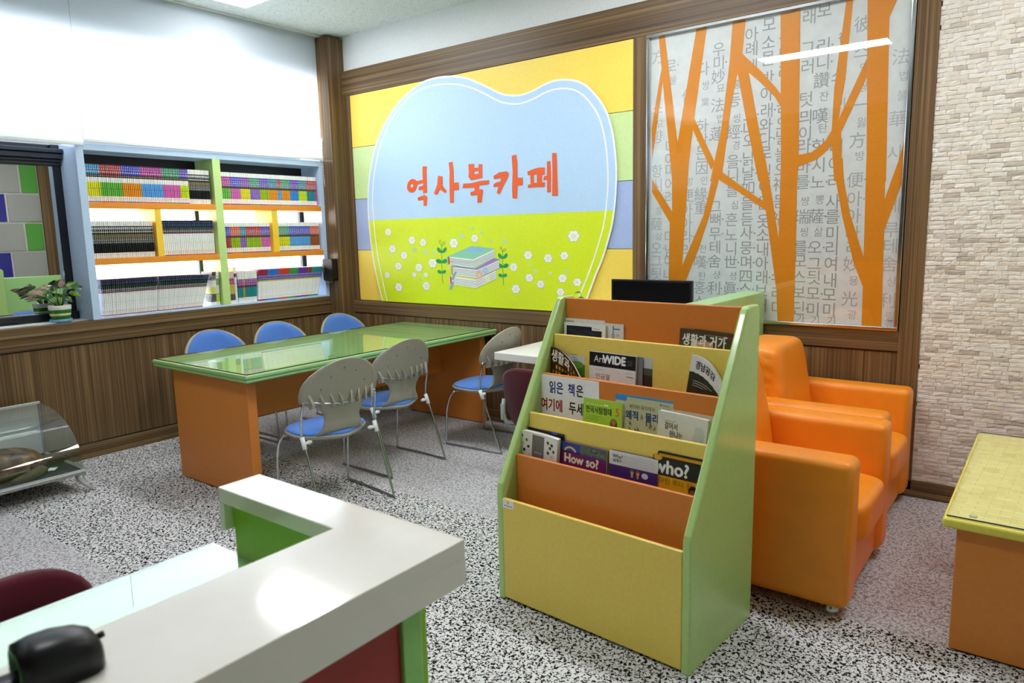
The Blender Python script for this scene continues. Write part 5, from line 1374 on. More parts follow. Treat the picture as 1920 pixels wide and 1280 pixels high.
def art_m(A):
    A.rect(0.421, 0.674, 0.884, 0.8925, '#4a90cc')
    A.rect(0.421, 0.461, 0.868, 0.885, '#3f88cc'); A.oval(0.461, 0.877, 0.012, 0.0105, '#3f88cc')
    A.text('바다와 육지에서', 0.0205, 0.485, 0.842, '#4a463c', 0.82)
    A.text('왜적', 0.040, 0.468, 0.800, '#27407e', 0.82, 0.001); A.text('을', 0.018, 0.533, 0.806, '#7a7a6a'); A.text('물리치', 0.040, 0.556, 0.800, '#27407e', 0.82, 0.001)
    A.oval(0.622, 0.872, 0.004, 0.003, '#a83a4a'); A.rect(0.63, 0.66, 0.870, 0.873, '#8a867a')
    rnd = random.Random(4)
    for i in range(70):
        x = 0.425 + rnd.random() * 0.24; y = 0.69 + rnd.random() ** 1.5 * 0.095
        A.poly([(x, y), (x + 0.006, y), (x + rnd.uniform(-0.006, 0.012), y + rnd.uniform(0.01, 0.022))], rnd.choice(('#5a5636', '#46442e', '#6f6a44', '#3a3826')))
rack_item('book', 'pale olive picture book with blue brush title and a blue top edge, third tier', 'book', 0.421, 0.675, 0.236, F2, 0.893, 0.010, C('#c3c39c'), art_m, lean=2, shift=(0.022, -0.0131, -0.0060))
def art_n(A):
    A.text('걸어서', 0.029, 0.650, 0.800, '#2f2a26', 0.68, 0.0004); A.text('만나는', 0.029, 0.672, 0.770, '#2f2a26', 0.68, 0.0004)
    A.rect(0.65, 0.70, 0.829, 0.8305, '#b0705a')
    A.poly([(0.775, 0.826), (0.80, 0.83), (0.815, 0.80), (0.805, 0.77), (0.79, 0.775), (0.775, 0.765), (0.765, 0.79), (0.772, 0.80)], '#c3cac6')
    A.oval(0.775, 0.752, 0.012, 0.004, '#6a7a6a'); A.oval(0.766, 0.757, 0.004, 0.003, '#e08a2a'); A.rect(0.70, 0.703, 0.757, 0.760, '#2f2a26'); A.rect(0.722, 0.725, 0.757, 0.760, '#2f2a26')
rack_item('book', 'cream paperback with small black handwriting title, third tier by the right side', 'book', 0.623, 0.822, 0.208, F2, 0.862, 0.020, C('#dedbd0'), art_n, lean=1, roll=2.5, bend=lambda a, b: (0, 0.006 * math.sin(math.pi * a) * b - 0.004 * a * b, 0), shift=(0.022, -0.0169, -0.0092))
rack_item('book', 'yellowed book standing behind the cream paperback, third tier', 'book', 0.655, 0.834, 0.240, F2, 0.862, 0.014, C('#d9cfae'), None, lean=1.5, roll=1.0, pages=plain('#e8d9a8', 0.7), shift=(0.017, -0.0087, -0.0048))
# fourth tier
def art_p(A):
    A.rect(0.088, 0.150, 0.54, 0.700, '#6f6c68')
    rnd = random.Random(8)
    for (x, y) in ((0.036, 0.688), (0.06, 0.672), (0.043, 0.655), (0.07, 0.645), (0.05, 0.628), (0.075, 0.612), (0.04, 0.60), (0.170, 0.682), (0.192, 0.676), (0.183, 0.662), (0.203, 0.652), (0.173, 0.64), (0.193, 0.628), (0.205, 0.613), (0.18, 0.60)):
        A.oval(x, y, 0.0065, 0.0065, rnd.choice(('#3a4a3a', '#2a2a38', '#7a6a4a', '#c8c4b4', '#3a6a5a', '#cfcabc')))
    for i in range(5): A.rect(0.103 + 0.008 * i, 0.108 + 0.008 * i, 0.625, 0.630, '#c8c4bc')
rack_item('book', 'white paperback dotted with small pictures around a grey strip, fourth tier', 'book', 0.036, 0.222, 0.120, F1, 0.709, 0.022, C('#e2dfd8'), art_p, lean=1, roll=3, bend=lambda a, b: (0, 0.008 * math.sin(math.pi * a) * b, 0), shift=(0.018, -0.0229, -0.0103))
rack_item('book', 'black book with a blue corner, behind the white dotted paperback', 'book', 0.04, 0.236, 0.150, F1, 0.715, 0.012, C('#1b1a1c'), lambda A: (A.rect(0.20, 0.234, 0.60, 0.712, '#121014'), A.rect(0.17, 0.20, 0.705, 0.714, '#2f55b0')), lean=1.5, roll=0.6, back=C('#1d2c66'), shift=(0.018, -0.0145, -0.0065))
def art_r(A):
    A.rect(0.237, 0.333, 0.655, 0.693, '#2c4398'); A.rect(0.333, 0.457, 0.650, 0.693, '#5a6a5a')
    for r_, c_ in ((0.034, '#b8543a'), (0.030, '#e8e4dc'), (0.026, '#c8a070'), (0.021, '#2c4398')):
        A.poly([(0.284 + r_ * math.cos(q * 0.2618), 0.655 + r_ * 0.8 * math.sin(q * 0.2618)) for q in range(13)], c_)
    rnd = random.Random(2)
    for i in range(14): A.oval(0.345 + rnd.random() * 0.1, 0.65 + rnd.random() * 0.035, 0.01, 0.006, rnd.choice(('#4a5a4c', '#6f7f6c', '#3f4a44')))
    A.rect(0.237, 0.457, 0.500, 0.658, '#6d1c66')
    A.rect(0.24, 0.34, 0.655, 0.661, '#2a1a3a')
    A.text('How so?', 0.050, 0.256, 0.616, '#d8a848', 0.95, 0.0026); A.text('How so?', 0.050, 0.256, 0.616, '#f4e8dc', 0.95, 0.0012)
rack_item('book', 'purple and blue book with big white question title, fourth tier', 'book', 0.237, 0.458, 0.114, F1, 0.696, 0.013, C('#5a2a6a'), art_r, lean=3, roll=0.5, shift=(0.038, -0.0274, -0.0143))
def art_s(A):
    A.rect(0.472, 0.683, 0.54, 0.650, '#3f2270')
    A.text('Why?', 0.020, 0.486, 0.677, '#4a4a56', 1.0, 0.0004); A.text('세계사', 0.015, 0.487, 0.661, '#3a3a46', 1.0, 0.0003)
    for i in range(5): A.rect(0.530, 0.672 - (0.03 if i == 4 else 0), 0.688 - 0.0085 * i, 0.6895 - 0.0085 * i, '#b8b8be')
    for x, c_ in ((0.575, '#5a7a3a'), (0.600, '#b8483a')):
        A.oval(x, 0.634, 0.007, 0.008, '#d8a888'); A.oval(x, 0.640, 0.007, 0.005, c_); A.oval(x, 0.622, 0.005, 0.009, '#c8a050')
    A.oval(0.630, 0.630, 0.014, 0.011, '#d8d4e0')
rack_item('book', 'white and purple book with two tiny cartoon figures, fourth tier', 'book', 0.472, 0.683, 0.112, F1, 0.702, 0.014, C('#dcdade'), art_s, lean=3, roll=0, back=C('#4a2a86'), shift=(0.038, -0.0235, -0.0142))
def art_t(A):
    A.rect(0.641, 0.832, 0.640, 0.711, '#1d1c1c')
    A.text('who?', 0.068, 0.648, 0.651, '#f2f2f0', 0.98, 0.0022)
    A.oval(0.662, 0.705, 0.018, 0.010, '#e0a818')
    A.text('마틴 루터 킹', 0.026, 0.668, 0.612, '#8a5a14', 1.0)
    A.oval(0.806, 0.603, 0.018, 0.024, '#14100c'); A.oval(0.804, 0.592, 0.014, 0.020, '#8a5636')
rack_item('book', 'yellow and black book with a huge white question title, fourth tier by the right side', 'book', 0.641, 0.833, 0.140, F1, 0.714, 0.014, C('#e6a81c'), art_t, lean=2, roll=0.7, shift=(0.020, -0.0108, -0.0073))
rack_item('book', 'yellow book with a black rim standing behind the yellow and black one', 'book', 0.655, 0.843, 0.163, F1, 0.722, 0.010, C('#1c1a14'), lambda A: A.rect(0.66, 0.838, 0.54, 0.716, '#d99a1a'), lean=0.5, roll=0.3, shift=(0.009, -0.0047, -0.0032))

# ---------------------------------------------------------------- orange armchairs
def armchair(label, loc):
    t = thing('armchair', label, 'armchair', loc, 0, 'orange leather armchairs')
    L, Wd, a = 0.85, 0.80, 0.155
    ol = ORANGE_LEATHER
    def pad(name, x0, x1, y0, y1, z0, z1, bv, puff=None, sg=5):
        m = MB()
        n = 10
        o = m.box(x0, x1, y0, y1, z0, z1, ol).build(name, t, bevel=bv, seg=sg)
        for p in o.data.polygons: p.use_smooth = True
        return o
    pad('base', 0.03, L - 0.028, 0.03, Wd - 0.03, 0.042, 0.26, 0.015)
    pad('arm', 0.0, L, 0.0, a, 0.05, 0.64, 0.034)
    pad('arm', 0.0, L, Wd - a, Wd, 0.05, 0.64, 0.034)
    pad('back_frame', 0.0, 0.16, a, Wd - a, 0.05, 0.72, 0.03)
    def cushion(name, x0, x1, y0, y1, z0, z1, shear, wr):
        m = MB(); n = 26
        cx, cy, cz = (x0 + x1) / 2, (y0 + y1) / 2, (z0 + z1) / 2
        hx, hy, hz = (x1 - x0) / 2, (y1 - y0) / 2, (z1 - z0) / 2
        rnd = random.Random(21)
        vs, idx, fs = [], {}, []
        def P(i, j, k):
            key = (i, j, k)
            if key in idx: return idx[key]
            p = Vector((2 * i / n - 1, 2 * j / n - 1, 2 * k / n - 1))
            e = 7.0
            q = (abs(p.x) ** e + abs(p.y) ** e + abs(p.z) ** e) ** (1 / e)
            s = p / q * max(abs(p.x), abs(p.y), abs(p.z))
            x, y, z = s.x * hx, s.y * hy, s.z * hz
            w = wr * (math.sin(38 * z + 16 * x + 2 * math.sin(9 * x)) * 0.5 + math.sin(61 * z - 21 * x) * 0.3) * max(0, abs(s.y) - 0.75) * 4
            y += math.copysign(w, s.y) if abs(s.y) > 0.1 else 0
            x += shear * z
            idx[key] = len(vs); vs.append((cx + x, cy + y, cz + z))
            return idx[key]
        for i in range(n):
            for j in range(n):
                for f in ([(i, j, 0), (i, j + 1, 0), (i + 1, j + 1, 0), (i + 1, j, 0)], [(i, j, n), (i + 1, j, n), (i + 1, j + 1, n), (i, j + 1, n)],
                          [(i, 0, j), (i + 1, 0, j), (i + 1, 0, j + 1), (i, 0, j + 1)], [(i, n, j), (i, n, j + 1), (i + 1, n, j + 1), (i + 1, n, j)],
                          [(0, i, j), (0, i, j + 1), (0, i + 1, j + 1), (0, i + 1, j)], [(n, i, j), (n, i + 1, j), (n, i + 1, j + 1), (n, i, j + 1)]):
                    fs.append(tuple(P(*c) for c in f))
        m.add(vs, fs, ol, True)
        return m.build(name, t)
    cushion('seat_cushion', 0.16, L + 0.02, a + 0.004, Wd - a - 0.004, 0.245, 0.425, 0.0, 0.006)
    cushion('back_cushion', 0.085, 0.345, a - 0.012, Wd - a + 0.012, 0.40, 0.905, -0.17, 0.010)
    for x in (0.07, L - 0.07):
        for y in (0.07, Wd - 0.07):
            MB().lathe([(0.02, 0.0), (0.027, 0.004), (0.029, 0.02), (0.022, 0.034), (0.018, 0.054)], CHROME, x, y, 20).build('foot', t)
    return t
s1 = armchair('orange leather armchair directly beside the magazine rack, nearer the camera', (4.02, -1.658, 0))
dup(s1, (3.985, -0.842, 0), 0, 'orange leather armchair against the timber wall, behind the other armchair')

# ---------------------------------------------------------------- low yellow table
def low_table():
    x0, x1, y0, y1, zt = 5.163, 5.98, -1.66, -0.385, 0.508
    cx, cy = (x0 + x1) / 2, (y0 + y1) / 2
    t = thing('coffee_table', 'low table with a woven yellow glass-covered top and an orange box base', 'table', (cx, cy, 0))
    MB().box(x0 - cx, x1 - cx, y0 - cy, y1 - cy, zt - 0.038, zt, plain('#ecdf5c', 0.4)).build('tabletop', t, bevel=0.014, seg=4)
    MB().box(x0 + 0.012 - cx, x1 - 0.012 - cx, y0 + 0.012 - cy, y1 - 0.012 - cy, zt - 0.002, zt + 0.0012, woven('#f4e596', '#eada84')).build('woven_mat', t)
    m = MB(); g = 0.012
    a, b, c, d = x0 + g - cx, x1 - g - cx, y0 + g - cy, y1 - g - cy
    m.add([(a, c, zt + 0.008), (b, c, zt + 0.008), (b, d, zt + 0.008), (a, d, zt + 0.008)], [(0, 1, 2, 3)], GLASS_TABLE)
    for p, q in (((a, c), (b, c)), ((b, c), (b, d)), ((b, d), (a, d)), ((a, d), (a, c))):
        m.add([(p[0], p[1], zt + 0.0025), (q[0], q[1], zt + 0.0025), (q[0], q[1], zt + 0.008), (p[0], p[1], zt + 0.008)], [(0, 1, 2, 3)], GLASS_EDGE)
    m.build('glass_sheet', t)
    MB().lathe([(0.012, zt + 0.0013), (0.012, zt + 0.0078)], plain('#c8cf98', 0.4), a + 0.075, c + 0.045, 18).build('glass_pad', t)
    MB().box(x0 + 0.042 - cx, x1 - 0.042 - cx, y0 + 0.045 - cy, y1 - 0.04 - cy, 0.008, zt - 0.036, TABLE_ORANGE).build('base', t, bevel=0.004)
    MB().box(x0 + 0.06 - cx, x1 - 0.06 - cx, y0 + 0.06 - cy, y1 - 0.06 - cy, 0.0, 0.009, BLACK).build('plinth', t)
low_table()

# ---------------------------------------------------------------- computer corner behind the rack
def partition():
    t = thing('partition', 'pale green low partition standing between the computer desk and the armchairs', 'partition', (3.925, -0.8, 0))
    MB().box(-0.068, 0.068, -0.932, 0.775, 0.0, 1.13, plain('#a4d184', 0.3, 0, 0.5, 0.3)).build('panel', t, bevel=0.006, seg=3)
    MB().box(-0.06, 0.06, -0.92, 0.77, 0.0, 0.03, plain('#7fae62', 0.5)).build('kickboard', t)
partition()
def computer_desk():
    t = thing('computer_desk', 'white desk with a thick top by the back wall behind the magazine rack', 'desk', (3.12, -0.37, 0))
    MB().box(-0.72, 0.73, -0.335, 0.335, 0.668, 0.72, plain('#ecebe6', 0.35)).build('desktop', t, bevel=0.004)
    MB().box(-0.12, -0.08, -0.27, 0.32, 0.0, 0.668, plain('#e4e3de', 0.4)).build('leg_panel', t)
    MB().box(0.68, 0.72, -0.27, 0.32, 0.0, 0.668, plain('#e4e3de', 0.4)).build('leg_panel', t)
    MB().box(-0.08, 0.68, 0.28, 0.30, 0.25, 0.668, plain('#dcdbd6', 0.4)).build('modesty_panel', t)
computer_desk()
def monitor():
    t = thing('monitor', 'black flat monitor on the white desk, only its top showing above the rack', 'monitor', (3.34, -0.25, 0.72))
    MB().box(-0.283, 0.283, -0.012, 0.022, 0.135, 0.482, BLACK).build('housing', t, bevel=0.005)
    MB().box(-0.268, 0.268, -0.0128, -0.0118, 0.155, 0.467, plain('#07080b', 0.22)).build('screen', t)
    MB().box(-0.03, 0.03, 0.005, 0.025, 0.015, 0.2, BLACK).build('neck', t)
    MB().prism(rounded(0.24, 0.17, 0.05), 0.0, 0.015, BLACK, lambda a, b, h: (a, b, h)).build('foot', t)
monitor()
def desk_plant():
    t = thing('potted_plant', 'small green plant on the white desk, its top leaf peeping over the rack', 'plant', (2.96, -0.42, 0.72))
    MB().lathe([(0.04, 0.0), (0.052, 0.09), (0.055, 0.1), (0.05, 0.1), (0.047, 0.088), (0.0, 0.086)], WHITE_PLASTIC, cap=False).build('pot', t)
    st = MB(); rnd = random.Random(6)
    tips = [(-0.075, 0.0, 0.355), (-0.045, 0.0, 0.40), (-0.115, 0.01, 0.34), (0.03, -0.02, 0.33), (-0.02, 0.04, 0.30), (0.05, 0.03, 0.27)]
    for i, (x, y, z) in enumerate(tips):
        st.tube([(0, 0, 0.085), (x * 0.3, y, z * 0.6), (x, y, z)], [0.003, 0.002, 0.0015], plain('#3f6a2a', 0.5), 6)
        m = MB()
        big = i == 0
        leaf_mesh(m, (x, y, z), ((1.0 if big else (0.6 if x > 0 else -0.7)), -0.15, 0.15), (0, -0.6, 1), 0.085 if big else rnd.uniform(0.03, 0.05), 0.028 if big else 0.012, LEAF_G, 0.35)
        m.build('leaf', t, solid=0.0008)
    st.build('stems', t)
desk_plant()
def office_chair(label, loc, rotz):
    t = thing('office_chair', label, 'office chair', loc, rotz, 'maroon office chairs')
    m = MB(); n = 36; vs = []; fs = []
    lay = [(0.93, -0.030), (1.0, -0.018), (1.0, 0.012), (0.93, 0.026), (0.6, 0.030)]
    for k, x in lay:
        for i in range(n):
            a = 2 * math.pi * i / n; c, s = math.cos(a), math.sin(a); e = 3.2
            y = 0.225 * k * math.copysign(abs(c) ** (2 / e), c); z = 0.195 * k * math.copysign(abs(s) ** (2 / e), s)
            vs.append((-0.235 + x + 0.9 * y * y - 0.10 * z, y * (1 + 0.10 * z / 0.195), 0.515 + z))
    for j in range(len(lay) - 1):
        for i in range(n):
            l = (i + 1) % n; fs.append((j * n + i, j * n + l, (j + 1) * n + l, (j + 1) * n + i))
    fs.append(tuple(reversed(range(n)))); fs.append(tuple((len(lay) - 1) * n + i for i in range(n)))
    m.add(vs, fs, MAROON, True); m.build('backrest', t)
    MB().prism(rounded(0.44, 0.44, 0.11, 8), 0.385, 0.445, MAROON, lambda a, b, h: (a + 0.03, b, h)).build('seat', t, bevel=0.02, seg=4)
    gr = plain('#b9bdc2', 0.4)
    for s in (-1, 1):
        m = MB()
        m.tube([(-0.225, s * 0.215, 0.50), (-0.235, s * 0.22, 0.42), (-0.21, s * 0.215, 0.35), (-0.12, s * 0.19, 0.33), (0.0, s * 0.12, 0.345)], 0.014, gr, 10)
        m.box(-0.245, -0.215, s * 0.222 - 0.008, s * 0.222 + 0.008, 0.37, 0.47, gr)
        m.build('bracket', t, label='pale grey side bracket')
    MB().lathe([(0.03, 0.08), (0.03, 0.2), (0.018, 0.2), (0.018, 0.385)], BLACK, 0.03, 0, 16).build('gas_column', t)
    for k in range(5):
        a = 2 * math.pi * k / 5 + 0.3
        c, s = math.cos(a), math.sin(a)
        l = MB()
        l.tube([(0.03 + 0.02 * c, 0.02 * s, 0.1), (0.03 + 0.26 * c, 0.26 * s, 0.06)], [0.024, 0.014], BLACK, 10)
        o = l.build('base_arm', t)
        MB().tube([(0.03 + 0.26 * c - 0.012 * s, 0.26 * s + 0.012 * c, 0.025), (0.03 + 0.26 * c + 0.012 * s, 0.26 * s - 0.012 * c, 0.025)], 0.025, BLACK, 14).build('castor', o)
    return t
oc = office_chair('maroon office chair at the white desk, mostly hidden behind the magazine rack', (2.945, -0.80, 0), R(90))
dup(oc, (3.69, -3.93, 0), R(6), 'maroon office chair behind the white counter, only its rounded backrest top showing')

# ---------------------------------------------------------------- white reception counter
def counter():
    t = thing('reception_counter', 'white L-shaped counter top over a green and red desk body in the foreground', 'counter', (4.36, -3.47, 0))
    ox, oy = 4.36, -3.47
    X0, X1, X2, Y0, Y1, YE = 3.773, 4.498, 4.226, -3.527, -3.408, -6.2
    L = [(X0, Y0), (X2, Y0), (X2, YE), (X1, YE), (X1, Y1), (X0, Y1)]
    m = MB()
    m.prism([(x - ox, y - oy) for x, y in L], 0.860, 0.900, COUNTER, lambda a, b, h: (a, b, h))
    m.build('slab', t, bevel=0.0025)
    m = MB()
    m.box(X1 - 0.03 - ox, X1 - ox, YE - oy, Y1 - oy, 0.805, 0.8602, COUNTER)
    m.box(X0 - ox, X1 - 0.03 - ox, Y1 - 0.02 - oy, Y1 - oy, 0.805, 0.8602, COUNTER)
    m.box(X0 - ox, X0 + 0.022 - ox, Y0 - oy, Y1 - 0.02 - oy, 0.79, 0.8602, COUNTER)
    m.build('apron', t)
    g = plain('#93c52e', 0.35); g2 = plain('#8fd06a', 0.3, 0, 0.5, 0.2)
    MB().box(3.80 - ox, 4.40 - ox, -3.505 - oy, -3.432 - oy, 0.0, 0.861, g).build('end_panel', t)
    MB().box(4.24 - ox, 4.40 - ox, YE - oy, -3.50 - oy, 0.0, 0.861, g).build('upstand', t)
    MB().box(4.405 - ox, 4.422 - ox, YE - oy, -3.53 - oy, 0.08, 0.855, plain('#a3241b', 0.4)).build('front_panel', t, label='red front panel')
    MB().box(4.38 - ox, 4.432 - ox, -3.53 - oy, -3.476 - oy, 0.0, 0.858, g2).build('corner_post', t, bevel=0.003)
    MB().box(3.685 - ox, 4.245 - ox, YE - oy, -3.50 - oy, 0.682, 0.714, plain('#7dbb58', 0.35)).build('desktop', t, bevel=0.003)
    for a, b in ((YE, -3.505),):
        m = MB()
        m.add([(3.688 - ox, a - oy, 0.722), (4.24 - ox, a - oy, 0.722), (4.24 - ox, b - oy, 0.722), (3.688 - ox, b - oy, 0.722)], [(0, 1, 2, 3)], GLASS_DESK)
        for p, q in (((3.688, a), (3.688, b)),):
            m.add([(p[0] - ox, p[1] - oy, 0.7145), (q[0] - ox, q[1] - oy, 0.7145), (q[0] - ox, q[1] - oy, 0.722), (p[0] - ox, p[1] - oy, 0.722)], [(0, 1, 2, 3)], plain('#eef6f4', 0.2))
        m.build('glass_sheet', t)
    MB().box(4.2 - ox, 4.24 - ox, YE - oy, -3.6 - oy, 0.0, 0.682, g).build('back_panel', t)
counter()
def hooded_device():
    t = thing('desk_scanner', 'black hooded plastic device with a pale foot at the end of the white counter', 'device', (4.322, -4.098, 0.9), R(84))
    t.scale = (0.85, 0.85, 0.85)
    dark = plain('#121317', 0.38, 0, 0.35)
    # hood: arched shell open at one end, narrowing to a rounded nose
    m = MB()
    n = 14; secs = []
    for x, w, h in ((-0.058, 0.046, 0.070), (-0.03, 0.049, 0.075), (0.0, 0.049, 0.074), (0.035, 0.046, 0.066), (0.055, 0.041, 0.054), (0.062, 0.030, 0.040)):
        ring = []
        for i in range(n + 1):
            a = math.pi * i / n
            c, s = math.cos(a), math.sin(a)
            ring.append((x, w * math.copysign(abs(c) ** 0.5, c), 0.004 + h * s ** 0.55 if s > 0 else 0.004))
        secs.append(ring)
    vs = [p for r in secs for p in r]; fs = []
    for j in range(len(secs) - 1):
        for i in range(n):
            a = j * (n + 1) + i; fs.append((a, a + 1, a + n + 2, a + n + 1))
    fs.append(tuple((len(secs) - 1) * (n + 1) + i for i in range(n + 1)))
    m.add(vs, fs, dark, True); m.build('hood', t, solid=0.004)
    m = MB()
    r0 = [(-0.060, p[1] * 0.93, p[2] * 0.93) for p in secs[0]]; r1 = [(-0.048, p[1] * 0.78, p[2] * 0.78) for p in secs[0]]
    m.add(r0 + r1, [(i, i + 1, n + 2 + i, n + 1 + i) for i in range(n)], plain('#4f7a55', 0.25)); m.build('lens_rim', t, solid=0.002, label='greenish rim of the opening')
    MB().prism(rounded(0.115, 0.088, 0.018), 0.0, 0.006, dark, lambda a, b, h: (a, b, h)).build('base_plate', t)
    MB().tube([(0.062, -0.004, 0.046), (0.073, -0.004, 0.048)], 0.006, dark, 10).build('knob', t)
    MB().box(-0.135, -0.05, -0.05, -0.01, 0.0, 0.02, plain('#c9c8d2', 0.3)).build('foot', t, bevel=0.006, label='pale grey foot')
    MB().box(-0.13, -0.048, -0.012, 0.026, 0.0, 0.030, dark).build('handle', t, bevel=0.008)
hooded_device()

# ---------------------------------------------------------------- turtle in a display case
CX0, CX1, CY0, CY1, CZB = 0.10, 0.72, -3.62, -2.672, 0.135
def display_case():
    cx, cy = (CX0 + CX1) / 2, (CY0 + CY1) / 2
    t = thing('display_case', 'low curved-glass display case with a speckled silver frame on the floor', 'display case', (cx, cy, 0))
    hx, hy = (CX1 - CX0) / 2, (CY1 - CY0) / 2
    sv = plain('#b4b8b6', 0.35, 0.6, 0.5, 0, 0.25, 0, 160)
    m = MB()
    m.box(-hx, hx, -hy, hy, CZB - 0.03, CZB, sv).box(-hx - 0.02, hx + 0.02, -hy - 0.02, hy + 0.02, CZB - 0.012, CZB - 0.002, sv)
    m.build('base_frame', t, bevel=0.004)
    MB().box(-hx + 0.02, hx - 0.02, -hy + 0.02, hy - 0.02, CZB, CZB + 0.004, plain('#202426', 0.6)).build('base_board', t)
    H = 0.345
    prof = [(-hx + 0.012, CZB + H), (-hx + 0.10, CZB + H - 0.006)]
    for i in range(1, 13):
        a = R(90 * i / 12)
        prof.append((-hx + 0.10 + (2 * hx - 0.115) * math.sin(a), CZB + 0.0 + (H - 0.006) * math.cos(a) ** 0.9 if i < 12 else CZB))
    m = MB(); vs = []; fs = []
    for y in (-hy + 0.006, hy - 0.006):
        vs += [(x, y, z) for x, z in prof]
    k = len(prof)
    for i in range(k - 1): fs.append((i, i + 1, k + i + 1, k + i))
    m.add(vs, fs, GLASS_CASE, True); m.build('curved_front_glass', t)
    for y in (-hy + 0.006, hy - 0.006):
        MB().flat([(-hx + 0.012, CZB)] + prof, GLASS_CASE, lambda a, b: (a, y, b)).build('end_glass', t)
    MB().flat([(-hy + 0.006, CZB), (hy - 0.006, CZB), (hy - 0.006, CZB + H), (-hy + 0.006, CZB + H)], plain('#c5c9c6', 0.4, 0, 0.5, 0, 0.08, 0, 200), lambda a, b: (-hx + 0.010, a, b)).build('back_board', t)
    m = MB()
    m.box(-hx, -hx + 0.016, -hy, hy, CZB + H - 0.004, CZB + H + 0.008, sv)
    m.box(-hx + 0.004, -hx + 0.016, hy - 0.014, hy - 0.002, CZB, CZB + H, plain('#8f9496', 0.3))
    m.build('top_rail', t, bevel=0.003)
    for sy in (-1, 1):
        for sx in (-1, 1):
            pts = [(sx * (hx - 0.035), sy * (hy - 0.03), CZB - 0.028), (sx * (hx - 0.02), sy * (hy - 0.025), CZB - 0.06), (sx * (hx - 0.005), sy * (hy - 0.01), 0.04), (sx * (hx + 0.03), sy * (hy + 0.018), 0.012)]
            MB().tube(pts, [0.030, 0.022, 0.014, 0.012], plain('#c9cdcd', 0.35, 0.4), 12).build('leg', t)
display_case()
def shell_mat():
    m, nt, b, out = newmat('turtle_shell')
    tc = N(nt, 'ShaderNodeTexCoord')
    v = N(nt, 'ShaderNodeTexVoronoi', Scale=9.0); nt.links.new(tc.outputs['Object'], v.inputs['Vector'])
    n = N(nt, 'ShaderNodeTexNoise', Scale=16.0, Detail=6.0); nt.links.new(tc.outputs['Object'], n.inputs['Vector'])
    rp = N(nt, 'ShaderNodeValToRGB'); e = rp.color_ramp.elements
    e[0].position = 0.32; e[0].color = lin('#33251a'); e[1].position = 0.72; e[1].color = lin('#a58d6c')
    k = e.new(0.5); k.color = lin('#6a4d34')
    nt.links.new(n.outputs['Fac'], rp.inputs['Fac']); nt.links.new(rp.outputs[0], b.inputs['Base Color'])
    bp = N(nt, 'ShaderNodeBump', Strength=0.8, Distance=0.02); nt.links.new(v.outputs['Distance'], bp.inputs['Height']); nt.links.new(bp.outputs[0], b.inputs['Normal'])
    b.inputs['Roughness'].default_value = 0.35
    return m
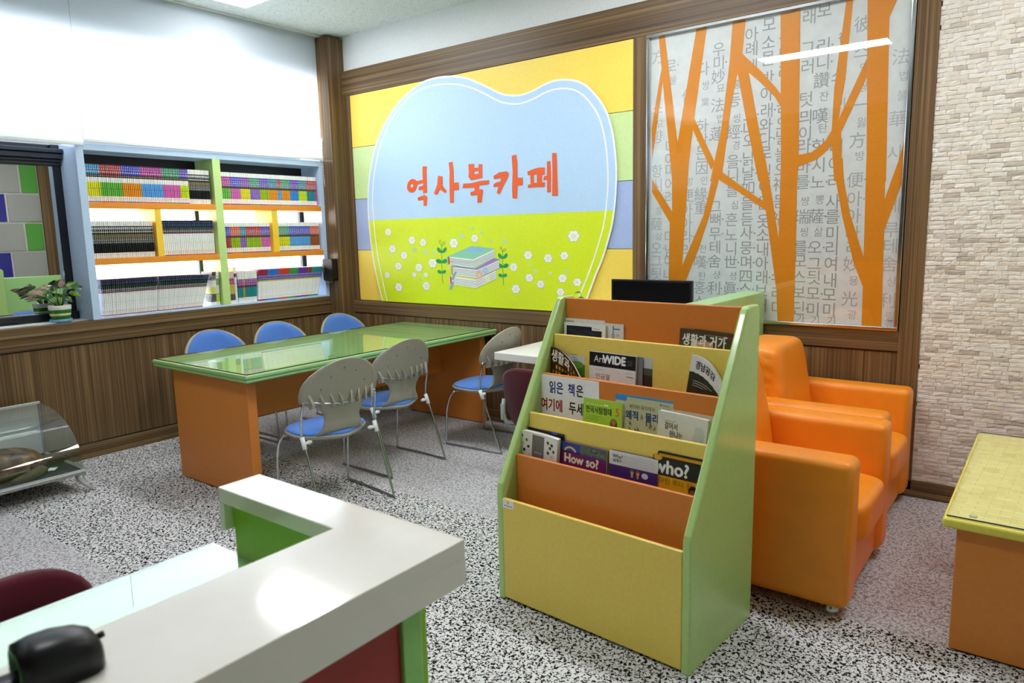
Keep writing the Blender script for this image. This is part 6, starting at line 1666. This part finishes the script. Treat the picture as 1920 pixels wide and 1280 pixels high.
def turtle():
    t = thing('stuffed_turtle', 'brown mounted sea turtle lying inside the curved glass case', 'turtle', (0.44, -3.08, CZB + 0.004))
    sm = shell_mat(); skin = plain('#5c4d3c', 0.6, grain=0.35, scale=45)
    m = MB()
    def sh(u, v):
        a = 2 * math.pi * u; r = math.sin(v * math.pi / 2); y = math.cos(a); x = math.sin(a)
        taper = 1 - 0.22 * max(0, -y) * r
        z = 0.045 + 0.118 * math.cos(v * math.pi / 2) ** 0.85
        ridge = 0.006 * math.cos(x * r * 9) * math.cos(v * math.pi / 2)
        return (0.175 * x * r * taper, 0.275 * y * r, z + ridge)
    m.grid(40, 14, sh, sm)
    m.build('shell', t)
    m = MB(); vs = []; fs = []; n = 40       # shell rim and belly
    for k, z in ((1.0, 0.045), (1.07, 0.036), (1.05, 0.028), (0.8, 0.004), (0.3, 0.0)):
        for i in range(n):
            a = 2 * math.pi * i / n; y = math.cos(a); x = math.sin(a)
            tp = 1 - 0.22 * max(0, -y)
            vs.append((0.175 * x * k * tp, 0.275 * y * k, z + 0.004 * math.cos(10 * a) * (1 if k > 1 else 0)))
    for j in range(4):
        for i in range(n):
            l = (i + 1) % n; fs.append((j * n + i, j * n + l, (j + 1) * n + l, (j + 1) * n + i))
    fs.append(tuple(4 * n + i for i in range(n)))
    m.add(vs, fs, plain('#4d4438', 0.5, grain=0.4, scale=30), True)
    # head, neck, flippers and tail on the same body
    m.tube([(0, 0.24, 0.03), (0.01, 0.30, 0.036), (0.015, 0.34, 0.042), (0.02, 0.375, 0.045), (0.022, 0.405, 0.040), (0.023, 0.425, 0.030)], [0.036, 0.033, 0.034, 0.040, 0.030, 0.012], skin, 14)
    for sx in (-1, 1):
        m.tube([(sx * 0.12, 0.17, 0.035), (sx * 0.19, 0.20, 0.028), (sx * 0.225, 0.12, 0.018), (sx * 0.235, 0.02, 0.012)], [0.03, 0.034, 0.03, 0.008], skin, 12)
        m.tube([(sx * 0.09, -0.2, 0.03), (sx * 0.14, -0.26, 0.02), (sx * 0.15, -0.31, 0.01)], [0.024, 0.026, 0.006], skin, 10)
    m.tube([(0, -0.26, 0.025), (0, -0.31, 0.012)], [0.014, 0.003], skin, 8)
    m.build('body', t)
    for sx in (-1, 1):
        MB().lathe([(0.001, -0.006), (0.005, -0.003), (0.006, 0.0), (0.005, 0.003), (0.001, 0.006)], BLACK, seg=10).build('eye', t, loc=(0.02 + sx * 0.036, 0.385, 0.052))
turtle()
for x, y, a, c_, d in ((0.57, -2.86, 0.2, '#efe9a8', 'pale yellow paper card on the floor of the turtle case'), (0.56, -2.80, 0.9, '#e6eeee', 'white paper card beside the yellow card in the turtle case'),
                    (0.34, -2.755, -0.6, '#e8f0f0', 'white paper slip near the end glass of the turtle case'), (0.60, -3.18, 0.5, '#e6eeee', 'white paper slip by the near glass of the turtle case')):
    o = MB().box(-0.022, 0.022, -0.03, 0.03, 0, 0.0012, plain(c_, 0.7)).build('paper_card', loc=(x, y, CZB + 0.0042))
    o.rotation_euler = (0, 0, a); tag(o, d, 'card', 'paper cards in the turtle case')

# a scrap on the carpet beside the armchair
o = MB().flat([(-0.02, -0.003), (0.0, -0.006), (0.021, -0.002), (0.019, 0.004), (-0.005, 0.005)], plain('#8a8a2a', 0.8), lambda a, b: (a, b, 0.0)).build('paper_scrap', solid=0.001, loc=(4.70, -1.76, 0.0008))
o.rotation_euler = (0, 0, -0.5); tag(o, 'tiny olive scrap on the carpet in front of the armchair', 'scrap')

# tidy up the type source
bpy.data.objects.remove(_tobj); bpy.data.curves.remove(_tcurve)
